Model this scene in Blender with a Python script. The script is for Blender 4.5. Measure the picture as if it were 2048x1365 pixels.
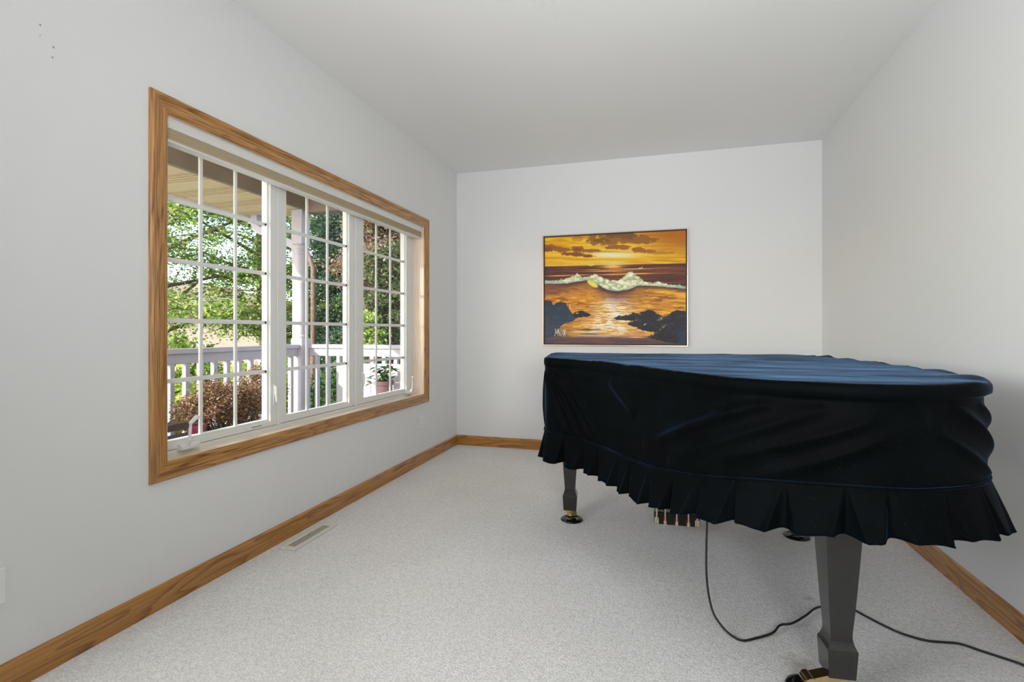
import bpy, bmesh, math, random
import numpy as np
from mathutils import Matrix, Vector

for o in list(bpy.data.objects):
    bpy.data.objects.remove(o)
scene = bpy.context.scene
COL = scene.collection
R = math.radians

# ------------------------------------------------------------------ camera
CAMH = 1.145
cam_d = bpy.data.cameras.new('camera')
cam_d.sensor_width = 36.0
cam_d.lens = 36.0 * 1021.0 / 2048.0
cam_d.shift_y = -19.5 / 2048.0
cam_d.clip_start = 0.05
cam_d.clip_end = 300
cam = bpy.data.objects.new('camera', cam_d)
COL.objects.link(cam)
cam.location = (0, 0, CAMH)
cam.rotation_euler = (R(90), 0, math.atan2(299, 1021))
scene.camera = cam

# ------------------------------------------------------------------ view
vs = scene.view_settings
vs.view_transform = 'Standard'
vs.look = 'None'
vs.gamma = 1.0
vs.use_curve_mapping = False
vs.exposure = 0.03

# ------------------------------------------------------------------ world, sun, added fill lights behind the camera
world = bpy.data.worlds.new('sky')
scene.world = world
world.use_nodes = True
wn = world.node_tree.nodes
wl = world.node_tree.links
wn.clear()
wo = wn.new('ShaderNodeOutputWorld')
wb = wn.new('ShaderNodeBackground')
wsky = wn.new('ShaderNodeTexSky')
wsky.sky_type = 'NISHITA'
wsky.sun_disc = False
wsky.sun_elevation = R(38)
wsky.sun_rotation = R(210)
wsky.air_density = 1.0
wsky.dust_density = 1.6
wsky.ozone_density = 1.0
wb.inputs[1].default_value = 0.60
wl.new(wsky.outputs[0], wb.inputs[0])
wl.new(wb.outputs[0], wo.inputs[0])

sd = bpy.data.lights.new('sun', 'SUN')
sd.energy = 6.5
sd.angle = R(0.6)
sd.color = (1.0, 0.94, 0.84)
sun = bpy.data.objects.new('sun', sd)
COL.objects.link(sun)
SUN_EL = R(21)
SUN_DIR = Vector((0.50 * math.cos(SUN_EL), 0.866 * math.cos(SUN_EL), -math.sin(SUN_EL)))
sun.rotation_euler = SUN_DIR.to_track_quat('-Z', 'Y').to_euler()


def area(name, loc, target, sx, sy, energy, color, spread=180):
    d = bpy.data.lights.new(name, 'AREA')
    d.shape = 'RECTANGLE'
    d.size = sx
    d.size_y = sy
    d.energy = energy
    d.color = color
    d.spread = R(spread)
    o = bpy.data.objects.new(name, d)
    COL.objects.link(o)
    o.location = loc
    o.rotation_euler = (Vector(target) - Vector(loc)).to_track_quat('-Z', 'Z').to_euler()
    return o


# added side fill light in a made-up opening behind the camera
area('side_fill_light', (-2.35, -0.30, 1.60), (0.6, 4.0, 1.5), 1.8, 1.3, 58, (0.95, 0.98, 1.0))
# added unseen fill light behind the camera, thrown forward and up to the ceiling
area('rear_fill_light', (0.55, -0.80, 1.35), (-0.45, 4.3, 2.66), 0.7, 0.7, 27, (0.96, 0.98, 1.0), 98)

# ================================================================== helpers
rng = np.random.default_rng(7)
random.seed(7)


def link(o, parent=None):
    COL.objects.link(o)
    if parent is not None:
        o.parent = parent
        o.matrix_parent_inverse = Matrix.Translation(-world_loc(parent))
    return o


def world_loc(o):
    return Vector(o.get('_base', (0, 0, 0)))


def mesh_obj(name, verts, faces, mat=None, parent=None, smooth=False):
    me = bpy.data.meshes.new(name)
    me.from_pydata([tuple(v) for v in verts], [], faces)
    me.update()
    if mat:
        me.materials.append(mat)
    if smooth:
        me.polygons.foreach_set('use_smooth', [True] * len(me.polygons))
    o = bpy.data.objects.new(name, me)
    return link(o, parent)


def np_mesh(name, V, F, mat=None, parent=None, smooth=False):
    """V (n,3) float, F (m,k) int"""
    me = bpy.data.meshes.new(name)
    V = np.asarray(V, dtype=np.float32)
    F = np.asarray(F, dtype=np.int32)
    m, k = F.shape
    me.vertices.add(len(V))
    me.vertices.foreach_set('co', V.ravel())
    me.loops.add(m * k)
    me.loops.foreach_set('vertex_index', F.ravel())
    me.polygons.add(m)
    me.polygons.foreach_set('loop_start', np.arange(0, m * k, k, dtype=np.int32))
    me.polygons.foreach_set('loop_total', np.full(m, k, dtype=np.int32))
    me.update(calc_edges=True)
    me.validate()
    if mat:
        me.materials.append(mat)
    if smooth:
        me.polygons.foreach_set('use_smooth', [True] * len(me.polygons))
    o = bpy.data.objects.new(name, me)
    return link(o, parent)


class MB:
    """collects shapes into one bmesh, built as one mesh object"""

    def __init__(self):
        self.bm = bmesh.new()

    def box(self, lo, hi, bevel=0.0, mtx=None, seg=1):
        r = bmesh.ops.create_cube(self.bm, size=1.0)
        vs_ = r['verts']
        for v in vs_:
            v.co = Vector([lo[i] + (v.co[i] + 0.5) * (hi[i] - lo[i]) for i in range(3)])
        if bevel > 0:
            es = list({e for v in vs_ for e in v.link_edges})
            rr = bmesh.ops.bevel(self.bm, geom=es, offset=bevel, segments=seg, affect='EDGES', profile=0.5)
            vs_ = list({v for f in rr['faces'] for v in f.verts} | {v for v in vs_ if v.is_valid})
        if mtx is not None:
            for v in vs_:
                v.co = mtx @ v.co
        return self

    def poly(self, pts, vec):
        """prism: polygon pts (3d) extruded along vec"""
        vec = Vector(vec)
        a = [self.bm.verts.new(Vector(p)) for p in pts]
        b = [self.bm.verts.new(Vector(p) + vec) for p in pts]
        n = len(pts)
        self.bm.faces.new(a)
        self.bm.faces.new(list(reversed(b)))
        for i in range(n):
            j = (i + 1) % n
            self.bm.faces.new([a[j], a[i], b[i], b[j]])
        return self

    def tube(self, pts, rad, seg=10, cap=True):
        pts = [Vector(p) for p in pts]
        n = len(pts)
        rads = rad if isinstance(rad, (list, tuple)) else [rad] * n
        rings = []
        up = Vector((0.13, 0.21, 0.97))
        prev = None
        for i in range(n):
            t = (pts[min(i + 1, n - 1)] - pts[max(i - 1, 0)]).normalized()
            if prev is None:
                if abs(t.dot(up)) > 0.9:
                    up = Vector((0.98, 0.1, 0.13))
                x = t.cross(up).normalized()
            else:
                x = (prev - t * prev.dot(t)).normalized()
            prev = x
            y = t.cross(x)
            rings.append([self.bm.verts.new(pts[i] + (x * math.cos(a) + y * math.sin(a)) * rads[i])
                          for a in [2 * math.pi * k / seg for k in range(seg)]])
        for i in range(n - 1):
            for k in range(seg):
                l = (k + 1) % seg
                self.bm.faces.new([rings[i][k], rings[i][l], rings[i + 1][l], rings[i + 1][k]])
        if cap:
            self.bm.faces.new(list(reversed(rings[0])))
            self.bm.faces.new(rings[-1])
        return self

    def lathe(self, prof, center, seg=32, axis='Z'):
        """prof list of (r,h) about vertical axis at center"""
        c = Vector(center)
        rings = []
        for r, h in prof:
            ring = []
            for k in range(seg):
                a = 2 * math.pi * k / seg
                p = Vector((r * math.cos(a), r * math.sin(a), h))
                if axis == 'X':
                    p = Vector((h, p.x, p.y))
                elif axis == 'Y':
                    p = Vector((p.x, h, p.y))
                ring.append(self.bm.verts.new(c + p))
            rings.append(ring)
        for i in range(len(rings) - 1):
            for k in range(seg):
                l = (k + 1) % seg
                self.bm.faces.new([rings[i][k], rings[i][l], rings[i + 1][l], rings[i + 1][k]])
        self.bm.faces.new(list(reversed(rings[0])))
        self.bm.faces.new(rings[-1])
        return self

    def sections(self, secs, cap=True):
        """loft closed sections (lists of points, same count)"""
        rings = [[self.bm.verts.new(Vector(p)) for p in s] for s in secs]
        n = len(rings[0])
        for i in range(len(rings) - 1):
            for k in range(n):
                l = (k + 1) % n
                self.bm.faces.new([rings[i][k], rings[i][l], rings[i + 1][l], rings[i + 1][k]])
        if cap:
            self.bm.faces.new(list(reversed(rings[0])))
            self.bm.faces.new(rings[-1])
        return self

    def build(self, name, mat=None, parent=None, smooth=False):
        bmesh.ops.recalc_face_normals(self.bm, faces=self.bm.faces)
        me = bpy.data.meshes.new(name)
        self.bm.to_mesh(me)
        self.bm.free()
        if mat:
            me.materials.append(mat)
        if smooth:
            me.polygons.foreach_set('use_smooth', [True] * len(me.polygons))
            if smooth == 'auto':
                bm = bmesh.new()
                bm.from_mesh(me)
                for e in bm.edges:
                    if len(e.link_faces) == 2 and e.calc_face_angle(0) > R(32):
                        e.smooth = False
                bm.to_mesh(me)
                bm.free()
        o = bpy.data.objects.new(name, me)
        return link(o, parent)


def box(name, lo, hi, mat, parent=None, bevel=0.0):
    return MB().box(lo, hi, bevel).build(name, mat, parent)


def empty(name, loc, parent=None):
    o = bpy.data.objects.new(name, None)
    o.empty_display_size = 0.05
    o['_base'] = tuple(loc)
    COL.objects.link(o)
    if parent is not None:
        o.parent = parent
        o.matrix_parent_inverse = Matrix.Translation(-world_loc(parent))
    o.location = loc
    return o


def tag(o, label, cat, group=None):
    o['label'] = label
    o['category'] = cat
    if group:
        o['group'] = group
    return o


def struct(o, label=None):
    o['kind'] = 'structure'
    if label:
        o['label'] = label
    return o


def thing(name, loc, label, cat, group=None):
    return tag(empty(name, loc), label, cat, group)


def dup(o, parent, offset):
    c = o.copy()
    COL.objects.link(c)
    c.parent = parent
    c.matrix_parent_inverse = o.matrix_parent_inverse.copy()
    c.location = Vector(o.location) + Vector(offset)
    return c


# ---------------------------------------------------------------- noise for numpy
def _hash(ix, iy, seed):
    n = (ix.astype(np.int64) * 374761393 + iy.astype(np.int64) * 668265263 + seed * 1442695041) & 0xffffffff
    n = ((n ^ (n >> 13)) * 1274126177) & 0xffffffff
    n = n ^ (n >> 16)
    return (n & 0xffff) / 65535.0


def vnoise(x, y, seed=0):
    ix = np.floor(x)
    iy = np.floor(y)
    fx = x - ix
    fy = y - iy
    fx = fx * fx * (3 - 2 * fx)
    fy = fy * fy * (3 - 2 * fy)
    a = _hash(ix, iy, seed)
    b = _hash(ix + 1, iy, seed)
    c = _hash(ix, iy + 1, seed)
    d = _hash(ix + 1, iy + 1, seed)
    return a + (b - a) * fx + (c - a) * fy + (a - b - c + d) * fx * fy


def fbm(x, y, seed=0, oct=4):
    s = 0
    a = 0.5
    for k in range(oct):
        s = s + a * vnoise(x * 2 ** k, y * 2 ** k, seed + 17 * k)
        a *= 0.5
    return s / (1 - 0.5 ** oct)


def sstep(a, b, x):
    t = np.clip((x - a) / (b - a), 0, 1)
    return t * t * (3 - 2 * t)


# ================================================================== materials
def srgb(r, g, b):
    def f(c):
        c /= 255.0
        return c / 12.92 if c <= 0.04045 else ((c + 0.055) / 1.055) ** 2.4
    return (f(r), f(g), f(b), 1.0)


def new_mat(name):
    m = bpy.data.materials.new(name)
    m.use_nodes = True
    nt = m.node_tree
    p = nt.nodes['Principled BSDF']
    return m, nt, p


def N(nt, kind, **kw):
    n = nt.nodes.new(kind)
    for k, v in kw.items():
        if k.startswith('i_'):
            key = k[2:]
            n.inputs[int(key) if key.isdigit() else key].default_value = v
        else:
            setattr(n, k, v)
    return n


def plain(name, col, rough=0.5, metal=0.0, spec=0.5, vary=0.0, scale=20.0, bump=0.0, coat=0.0):
    """principled with a little procedural colour variation and relief"""
    m, nt, p = new_mat(name)
    p.inputs['Roughness'].default_value = rough
    p.inputs['Metallic'].default_value = metal
    p.inputs['Specular IOR Level'].default_value = spec
    p.inputs['Coat Weight'].default_value = coat
    p.inputs['Coat IOR'].default_value = 1.7
    p.inputs['Coat Roughness'].default_value = 0.07
    tc = N(nt, 'ShaderNodeTexCoord')
    no = N(nt, 'ShaderNodeTexNoise')
    no.inputs['Scale'].default_value = scale
    no.inputs['Detail'].default_value = 4
    nt.links.new(tc.outputs['Object'], no.inputs['Vector'])
    cr = N(nt, 'ShaderNodeValToRGB')
    v = vary
    cr.color_ramp.elements[0].position = 0.3
    cr.color_ramp.elements[1].position = 0.7
    cr.color_ramp.elements[0].color = (col[0] * (1 - v), col[1] * (1 - v), col[2] * (1 - v), 1)
    cr.color_ramp.elements[1].color = (min(1, col[0] * (1 + v)), min(1, col[1] * (1 + v)), min(1, col[2] * (1 + v)), 1)
    nt.links.new(no.outputs['Fac'], cr.inputs['Fac'])
    nt.links.new(cr.outputs['Color'], p.inputs['Base Color'])
    if bump > 0:
        b = N(nt, 'ShaderNodeBump')
        b.inputs['Strength'].default_value = 1.0
        b.inputs['Distance'].default_value = bump
        nt.links.new(no.outputs['Fac'], b.inputs['Height'])
        nt.links.new(b.outputs['Normal'], p.inputs['Normal'])
    return m


def oak(name, axis, base=(196, 142, 78), dark=(112, 66, 26), rough=0.34, off=(0, 0, 0), cathedral=0.42, gloss=0.22):
    """varnished oak, grain along the given axis"""
    m, nt, p = new_mat(name)
    tc = N(nt, 'ShaderNodeTexCoord')
    mp = N(nt, 'ShaderNodeMapping')
    sc = [9.0, 9.0, 9.0]
    sc['XYZ'.index(axis)] = 0.75
    mp.inputs['Scale'].default_value = sc
    mp.inputs['Location'].default_value = off
    nt.links.new(tc.outputs['Object'], mp.inputs['Vector'])
    n1 = N(nt, 'ShaderNodeTexNoise')
    n1.inputs['Scale'].default_value = 1.0
    n1.inputs['Detail'].default_value = 2.0
    n1.inputs['Roughness'].default_value = 0.45
    nt.links.new(mp.outputs[0], n1.inputs['Vector'])
    # rings of the noise field give cathedral figure
    mul = N(nt, 'ShaderNodeMath', operation='MULTIPLY')
    mul.inputs[1].default_value = 13.0
    nt.links.new(n1.outputs['Fac'], mul.inputs[0])
    fr = N(nt, 'ShaderNodeMath', operation='FRACT')
    nt.links.new(mul.outputs[0], fr.inputs[0])
    cr = N(nt, 'ShaderNodeValToRGB')
    e = cr.color_ramp.elements
    e[0].position = 0.0
    e[0].color = (0.25, 0.25, 0.25, 1)
    e[1].position = 0.35
    e[1].color = (0.85, 0.85, 0.85, 1)
    x = e.new(0.9)
    x.color = (1, 1, 1, 1)
    x = e.new(1.0)
    x.color = (0.25, 0.25, 0.25, 1)
    nt.links.new(fr.outputs[0], cr.inputs['Fac'])
    # fine pores
    mp2 = N(nt, 'ShaderNodeMapping')
    sc2 = [190.0, 190.0, 190.0]
    sc2['XYZ'.index(axis)] = 6.0
    mp2.inputs['Scale'].default_value = sc2
    nt.links.new(tc.outputs['Object'], mp2.inputs['Vector'])
    n2 = N(nt, 'ShaderNodeTexNoise')
    n2.inputs['Scale'].default_value = 1.0
    n2.inputs['Detail'].default_value = 3.0
    nt.links.new(mp2.outputs[0], n2.inputs['Vector'])
    mr = N(nt, 'ShaderNodeMapRange')
    mr.inputs['From Min'].default_value = 0.35
    mr.inputs['From Max'].default_value = 0.62
    mr.inputs['To Min'].default_value = 0.0
    mr.inputs['To Max'].default_value = 1.0
    nt.links.new(n2.outputs['Fac'], mr.inputs['Value'])
    mx = N(nt, 'ShaderNodeMath', operation='MULTIPLY_ADD')
    mx.inputs[1].default_value = cathedral
    nt.links.new(cr.outputs['Color'], mx.inputs[0])
    m2 = N(nt, 'ShaderNodeMath', operation='MULTIPLY')
    m2.inputs[1].default_value = 1.0 - cathedral
    nt.links.new(mr.outputs[0], m2.inputs[0])
    nt.links.new(m2.outputs[0], mx.inputs[2])
    cm = N(nt, 'ShaderNodeValToRGB')
    cm.color_ramp.elements[0].position = 0.15
    cm.color_ramp.elements[0].color = srgb(*dark)
    cm.color_ramp.elements[1].position = 0.95
    cm.color_ramp.elements[1].color = srgb(*base)
    nt.links.new(mx.outputs[0], cm.inputs['Fac'])
    nt.links.new(cm.outputs['Color'], p.inputs['Base Color'])
    p.inputs['Roughness'].default_value = rough
    p.inputs['Coat Weight'].default_value = 0.5
    p.inputs['Coat Roughness'].default_value = gloss
    b = N(nt, 'ShaderNodeBump')
    b.inputs['Strength'].default_value = 0.35
    b.inputs['Distance'].default_value = 0.0006
    nt.links.new(mx.outputs[0], b.inputs['Height'])
    nt.links.new(b.outputs['Normal'], p.inputs['Normal'])
    return m


def paint(name, col, bump=0.0006):
    m, nt, p = new_mat(name)
    p.inputs['Roughness'].default_value = 0.85
    p.inputs['Specular IOR Level'].default_value = 0.2
    tc = N(nt, 'ShaderNodeTexCoord')
    no = N(nt, 'ShaderNodeTexNoise')
    no.inputs['Scale'].default_value = 90.0
    no.inputs['Detail'].default_value = 3
    n3 = N(nt, 'ShaderNodeTexNoise')
    n3.inputs['Scale'].default_value = 1.3
    n3.inputs['Detail'].default_value = 3
    nt.links.new(tc.outputs['Object'], no.inputs['Vector'])
    nt.links.new(tc.outputs['Object'], n3.inputs['Vector'])
    cr = N(nt, 'ShaderNodeValToRGB')
    cr.color_ramp.elements[0].position = 0.3
    cr.color_ramp.elements[1].position = 0.7
    c = col
    cr.color_ramp.elements[0].color = (c[0] * 0.985, c[1] * 0.985, c[2] * 0.982, 1)
    cr.color_ramp.elements[1].color = (c[0], c[1], c[2], 1)
    nt.links.new(n3.outputs['Fac'], cr.inputs['Fac'])
    nt.links.new(cr.outputs['Color'], p.inputs['Base Color'])
    b = N(nt, 'ShaderNodeBump')
    b.inputs['Strength'].default_value = 0.25
    b.inputs['Distance'].default_value = bump
    nt.links.new(no.outputs['Fac'], b.inputs['Height'])
    nt.links.new(b.outputs['Normal'], p.inputs['Normal'])
    return m


def carpet_mat():
    m, nt, p = new_mat('carpet')
    p.inputs['Roughness'].default_value = 1.0
    p.inputs['Specular IOR Level'].default_value = 0.05
    p.inputs['Sheen Weight'].default_value = 0.15
    tc = N(nt, 'ShaderNodeTexCoord')
    L = nt.links.new

    def noise(scale, detail, rough=0.5):
        n = N(nt, 'ShaderNodeTexNoise')
        n.inputs['Scale'].default_value = scale
        n.inputs['Detail'].default_value = detail
        n.inputs['Roughness'].default_value = rough
        L(tc.outputs['Object'], n.inputs['Vector'])
        return n
    fine = noise(130, 2, 0.6)
    mid = noise(42, 2)
    big = noise(1.6, 3)
    vo = N(nt, 'ShaderNodeTexVoronoi')
    vo.inputs['Scale'].default_value = 150
    L(tc.outputs['Object'], vo.inputs['Vector'])
    add = N(nt, 'ShaderNodeMath', operation='MULTIPLY_ADD')
    add.inputs[1].default_value = 0.5
    L(mid.outputs['Fac'], add.inputs[0])
    L(fine.outputs['Fac'], add.inputs[2])
    sub = N(nt, 'ShaderNodeMath', operation='MULTIPLY_ADD')
    sub.inputs[1].default_value = -0.55
    L(vo.outputs['Distance'], sub.inputs[0])
    L(add.outputs[0], sub.inputs[2])
    cr = N(nt, 'ShaderNodeValToRGB')
    cr.color_ramp.elements[0].position = 0.22
    cr.color_ramp.elements[0].color = srgb(214, 211, 207)
    cr.color_ramp.elements[1].position = 0.72
    cr.color_ramp.elements[1].color = srgb(244, 242, 239)
    L(sub.outputs[0], cr.inputs['Fac'])
    # large soft pile patches
    mr = N(nt, 'ShaderNodeMapRange')
    mr.inputs['From Min'].default_value = 0.35
    mr.inputs['From Max'].default_value = 0.65
    mr.inputs['To Min'].default_value = 0.95
    mr.inputs['To Max'].default_value = 1.03
    L(big.outputs['Fac'], mr.inputs['Value'])
    mx = N(nt, 'ShaderNodeMix', data_type='RGBA', blend_type='MULTIPLY')
    mx.inputs[0].default_value = 1.0
    L(cr.outputs['Color'], mx.inputs[6])
    L(mr.outputs[0], mx.inputs[7])
    last = mx.outputs[2]
    # worn marks: a dent left by a caster and a faint brown stain
    for (cx_, cy_, r_, col_, amt) in ((0.605, 2.455, 0.030, (0.30, 0.27, 0.23, 1), 0.55),
                                      (0.455, 1.955, 0.065, (0.36, 0.27, 0.17, 1), 0.5),
                                      (0.585, 2.15, 0.050, (0.42, 0.30, 0.20, 1), 0.0)):
        vm = N(nt, 'ShaderNodeVectorMath', operation='DISTANCE')
        vm.inputs[1].default_value = (cx_, cy_, 0)
        L(tc.outputs['Object'], vm.inputs[0])
        dn = N(nt, 'ShaderNodeMath', operation='MULTIPLY_ADD')
        dn.inputs[1].default_value = r_ * 1.2
        L(mid.outputs['Fac'], dn.inputs[0])
        L(vm.outputs['Value'], dn.inputs[2])
        m3 = N(nt, 'ShaderNodeMapRange')
        m3.inputs['From Min'].default_value = r_ * 0.6
        m3.inputs['From Max'].default_value = r_ * 1.7
        m3.inputs['To Min'].default_value = amt
        m3.inputs['To Max'].default_value = 0.0
        L(dn.outputs[0], m3.inputs['Value'])
        mm = N(nt, 'ShaderNodeMix', data_type='RGBA', blend_type='MIX')
        L(m3.outputs[0], mm.inputs[0])
        L(last, mm.inputs[6])
        mm.inputs[7].default_value = col_
        last = mm.outputs[2]
    L(last, p.inputs['Base Color'])
    b = N(nt, 'ShaderNodeBump')
    b.inputs['Strength'].default_value = 0.55
    b.inputs['Distance'].default_value = 0.005
    L(sub.outputs[0], b.inputs['Height'])
    L(b.outputs['Normal'], p.inputs['Normal'])
    return m


def velvet_mat():
    m, nt, p = new_mat('velvet')
    L = nt.links.new
    tc = N(nt, 'ShaderNodeTexCoord')
    no = N(nt, 'ShaderNodeTexNoise')
    no.inputs['Scale'].default_value = 1.0
    no.inputs['Detail'].default_value = 5
    no.inputs['Roughness'].default_value = 0.6
    mpv = N(nt, 'ShaderNodeMapping')
    mpv.inputs['Scale'].default_value = (2.2, 7.5, 4.0)
    L(tc.outputs['Object'], mpv.inputs['Vector'])
    L(mpv.outputs[0], no.inputs['Vector'])
    cr = N(nt, 'ShaderNodeValToRGB')
    cr.color_ramp.elements[0].position = 0.4
    cr.color_ramp.elements[0].color = (0.0005, 0.0011, 0.0014, 1)
    cr.color_ramp.elements[1].position = 0.75
    cr.color_ramp.elements[1].color = (0.0014, 0.0028, 0.0036, 1)
    L(no.outputs['Fac'], cr.inputs['Fac'])
    # lint specks
    vo = N(nt, 'ShaderNodeTexNoise')
    vo.inputs['Scale'].default_value = 190.0
    vo.inputs['Detail'].default_value = 1
    L(tc.outputs['Object'], vo.inputs['Vector'])
    mr = N(nt, 'ShaderNodeMapRange')
    mr.inputs['From Min'].default_value = 0.74
    mr.inputs['From Max'].default_value = 0.80
    mr.inputs['To Max'].default_value = 0.2
    L(vo.outputs['Fac'], mr.inputs['Value'])
    mx = N(nt, 'ShaderNodeMix', data_type='RGBA')
    L(mr.outputs[0], mx.inputs[0])
    L(cr.outputs['Color'], mx.inputs[6])
    mx.inputs[7].default_value = (0.10, 0.12, 0.13, 1)
    L(mx.outputs[2], p.inputs['Base Color'])
    p.inputs['Roughness'].default_value = 0.62
    p.inputs['Specular IOR Level'].default_value = 0.04
    mw = N(nt, 'ShaderNodeMapRange')
    mw.inputs['From Min'].default_value = 0.42
    mw.inputs['From Max'].default_value = 0.72
    mw.inputs['To Min'].default_value = 0.095
    mw.inputs['To Max'].default_value = 0.34
    L(no.outputs['Fac'], mw.inputs['Value'])
    L(mw.outputs[0], p.inputs['Sheen Weight'])
    p.inputs['Sheen Roughness'].default_value = 0.23
    p.inputs['Sheen Tint'].default_value = (0.27, 0.55, 1.0, 1)
    nf = N(nt, 'ShaderNodeTexNoise')
    nf.inputs['Scale'].default_value = 700
    L(tc.outputs['Object'], nf.inputs['Vector'])
    b = N(nt, 'ShaderNodeBump')
    b.inputs['Strength'].default_value = 0.25
    b.inputs['Distance'].default_value = 0.0008
    L(nf.outputs['Fac'], b.inputs['Height'])
    L(b.outputs['Normal'], p.inputs['Normal'])
    return m


def glass_mat():
    m = bpy.data.materials.new('window_glass')
    m.use_nodes = True
    nt = m.node_tree
    nt.nodes.clear()
    out = nt.nodes.new('ShaderNodeOutputMaterial')
    tr = nt.nodes.new('ShaderNodeBsdfTransparent')
    tr.inputs[0].default_value = (0.97, 0.98, 0.97, 1)
    gl = nt.nodes.new('ShaderNodeBsdfGlossy')
    gl.inputs['Roughness'].default_value = 0.01
    fr = nt.nodes.new('ShaderNodeFresnel')
    fr.inputs[0].default_value = 1.2
    mx = nt.nodes.new('ShaderNodeMixShader')
    nt.links.new(fr.outputs[0], mx.inputs[0])
    nt.links.new(tr.outputs[0], mx.inputs[1])
    nt.links.new(gl.outputs[0], mx.inputs[2])
    nt.links.new(mx.outputs[0], out.inputs[0])
    return m


def leaf_mat(name, cols, trans=0.45):
    """leaf colour varies leaf by leaf"""
    m = bpy.data.materials.new(name)
    m.use_nodes = True
    nt = m.node_tree
    nt.nodes.clear()
    out = nt.nodes.new('ShaderNodeOutputMaterial')
    geo = nt.nodes.new('ShaderNodeNewGeometry')
    cr = nt.nodes.new('ShaderNodeValToRGB')
    el = cr.color_ramp.elements
    el[0].color = srgb(*cols[0])
    el[0].position = 0
    el[1].color = srgb(*cols[-1])
    el[1].position = 1
    for i, c in enumerate(cols[1:-1]):
        e = el.new((i + 1) / (len(cols) - 1))
        e.color = srgb(*c)
    nt.links.new(geo.outputs['Random Per Island'], cr.inputs[0])
    df = nt.nodes.new('ShaderNodeBsdfDiffuse')
    tl = nt.nodes.new('ShaderNodeBsdfTranslucent')
    mx = nt.nodes.new('ShaderNodeMixShader')
    mx.inputs[0].default_value = trans
    nt.links.new(cr.outputs[0], df.inputs[0])
    nt.links.new(cr.outputs[0], tl.inputs[0])
    nt.links.new(df.outputs[0], mx.inputs[1])
    nt.links.new(tl.outputs[0], mx.inputs[2])
    nt.links.new(mx.outputs[0], out.inputs[0])
    return m


M = {}
M['wall'] = paint('wall_paint', srgb(231, 231, 230))
M['ceiling'] = paint('ceiling_paint', srgb(241, 241, 240), 0.001)
M['carpet'] = carpet_mat()
M['oak_x'] = oak('oak_x', 'X')
M['oak_y'] = oak('oak_y', 'Y', off=(3.1, 1.7, 0.4))
M['oak_z'] = oak('oak_z', 'Z', off=(0.6, 2.3, 5.1))
M['oakbase_x'] = oak('oak_base_x', 'X', base=(192, 134, 60), dark=(112, 66, 22), off=(7.7, 0.4, 1.2), cathedral=0.7)
M['oakbase_y'] = oak('oak_base_y', 'Y', base=(192, 134, 60), dark=(112, 66, 22), off=(2.2, 6.3, 0.9), cathedral=0.7)
M['oaklit_y'] = oak('oak_lit_y', 'Y', base=(247, 236, 214), dark=(232, 208, 172), off=(1.2, 0.3, 0.9), rough=0.16, cathedral=0.35, gloss=0.1)  # window glare on the stool painted in as a paler oak
M['oaklit_z'] = oak('oak_lit_z', 'Z', base=(250, 232, 214), dark=(236, 206, 178), off=(0.2, 4.3, 0.9), rough=0.16, cathedral=0.35, gloss=0.1)  # sunlight on the jambs painted in as a paler oak
M['vinyl'] = plain('white_vinyl', srgb(232, 232, 228), 0.32, vary=0.01)
M['plate'] = plain('white_plastic', srgb(236, 236, 233), 0.35, vary=0.01)
M['dark'] = plain('dark_recess', (0.006, 0.006, 0.006, 1), 0.8, spec=0.1)
M['shade_rail'] = plain('shade_rail_white', srgb(230, 229, 224), 0.45, vary=0.01)
M['shade_fabric'] = plain('shade_fabric_tan', srgb(204, 188, 160), 0.9, vary=0.06, scale=160)
M['glass'] = glass_mat()
M['velvet'] = velvet_mat()
M['piano'] = plain('piano_satin_black', (0.010, 0.009, 0.0085, 1), 0.16, spec=0.5, vary=0.3, scale=45, bump=0.00008, coat=0.35)
M['piano_gloss'] = plain('piano_gloss_black', (0.006, 0.006, 0.007, 1), 0.12, vary=0.1)
M['brass'] = plain('brass', (0.72, 0.54, 0.27, 1), 0.22, metal=1.0, vary=0.08, scale=40)
M['brass_pale'] = plain('pale_brass', (0.86, 0.74, 0.52, 1), 0.3, metal=0.7, vary=0.05)
M['felt'] = plain('red_felt', (0.10, 0.006, 0.008, 1), 0.95, vary=0.2, scale=300)
M['rubber'] = plain('black_rubber', (0.01, 0.01, 0.01, 1), 0.45, vary=0.1)
M['frame_metal'] = plain('bronze_metal_frame', (0.62, 0.50, 0.42, 1), 0.28, metal=0.9, vary=0.05)
M['frame_dark'] = plain('dark_frame_liner', (0.035, 0.014, 0.008, 1), 0.5, vary=0.1)
M['vent'] = plain('vent_enamel', srgb(226, 219, 208), 0.4, vary=0.03)
M['white_paint'] = plain('white_exterior_paint', srgb(186, 181, 190), 0.6, vary=0.04, scale=8)
M['beam'] = plain('tan_beam_paint', srgb(140, 125, 112), 0.8, vary=0.12, scale=5)
M['soffit'] = plain('cream_soffit', srgb(214, 192, 156), 0.65, vary=0.03, scale=10)
M['deck'] = plain('grey_deck_boards', srgb(150, 140, 132), 0.8, vary=0.1, scale=9)
M['chair'] = plain('brown_patio_wood', srgb(56, 35, 26), 0.6, vary=0.2, scale=18)
M['planter'] = plain('dark_planter', srgb(32, 27, 30), 0.8, vary=0.15)
M['maroon'] = plain('maroon_glaze', srgb(92, 12, 48), 0.3, vary=0.2)
M['pot'] = plain('brown_clay_pot', srgb(104, 74, 76), 0.7, vary=0.1)
M['soil'] = plain('dark_soil', srgb(30, 24, 20), 1.0, vary=0.3, scale=60)
M['bark'] = plain('bark', srgb(112, 92, 78), 0.95, vary=0.3, scale=25, bump=0.004)
M['bark_dark'] = plain('bark_dark', srgb(66, 54, 48), 0.95, vary=0.3, scale=25, bump=0.004)
M['lawn'] = plain('lawn', srgb(112, 138, 62), 1.0, vary=0.25, scale=3)
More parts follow.
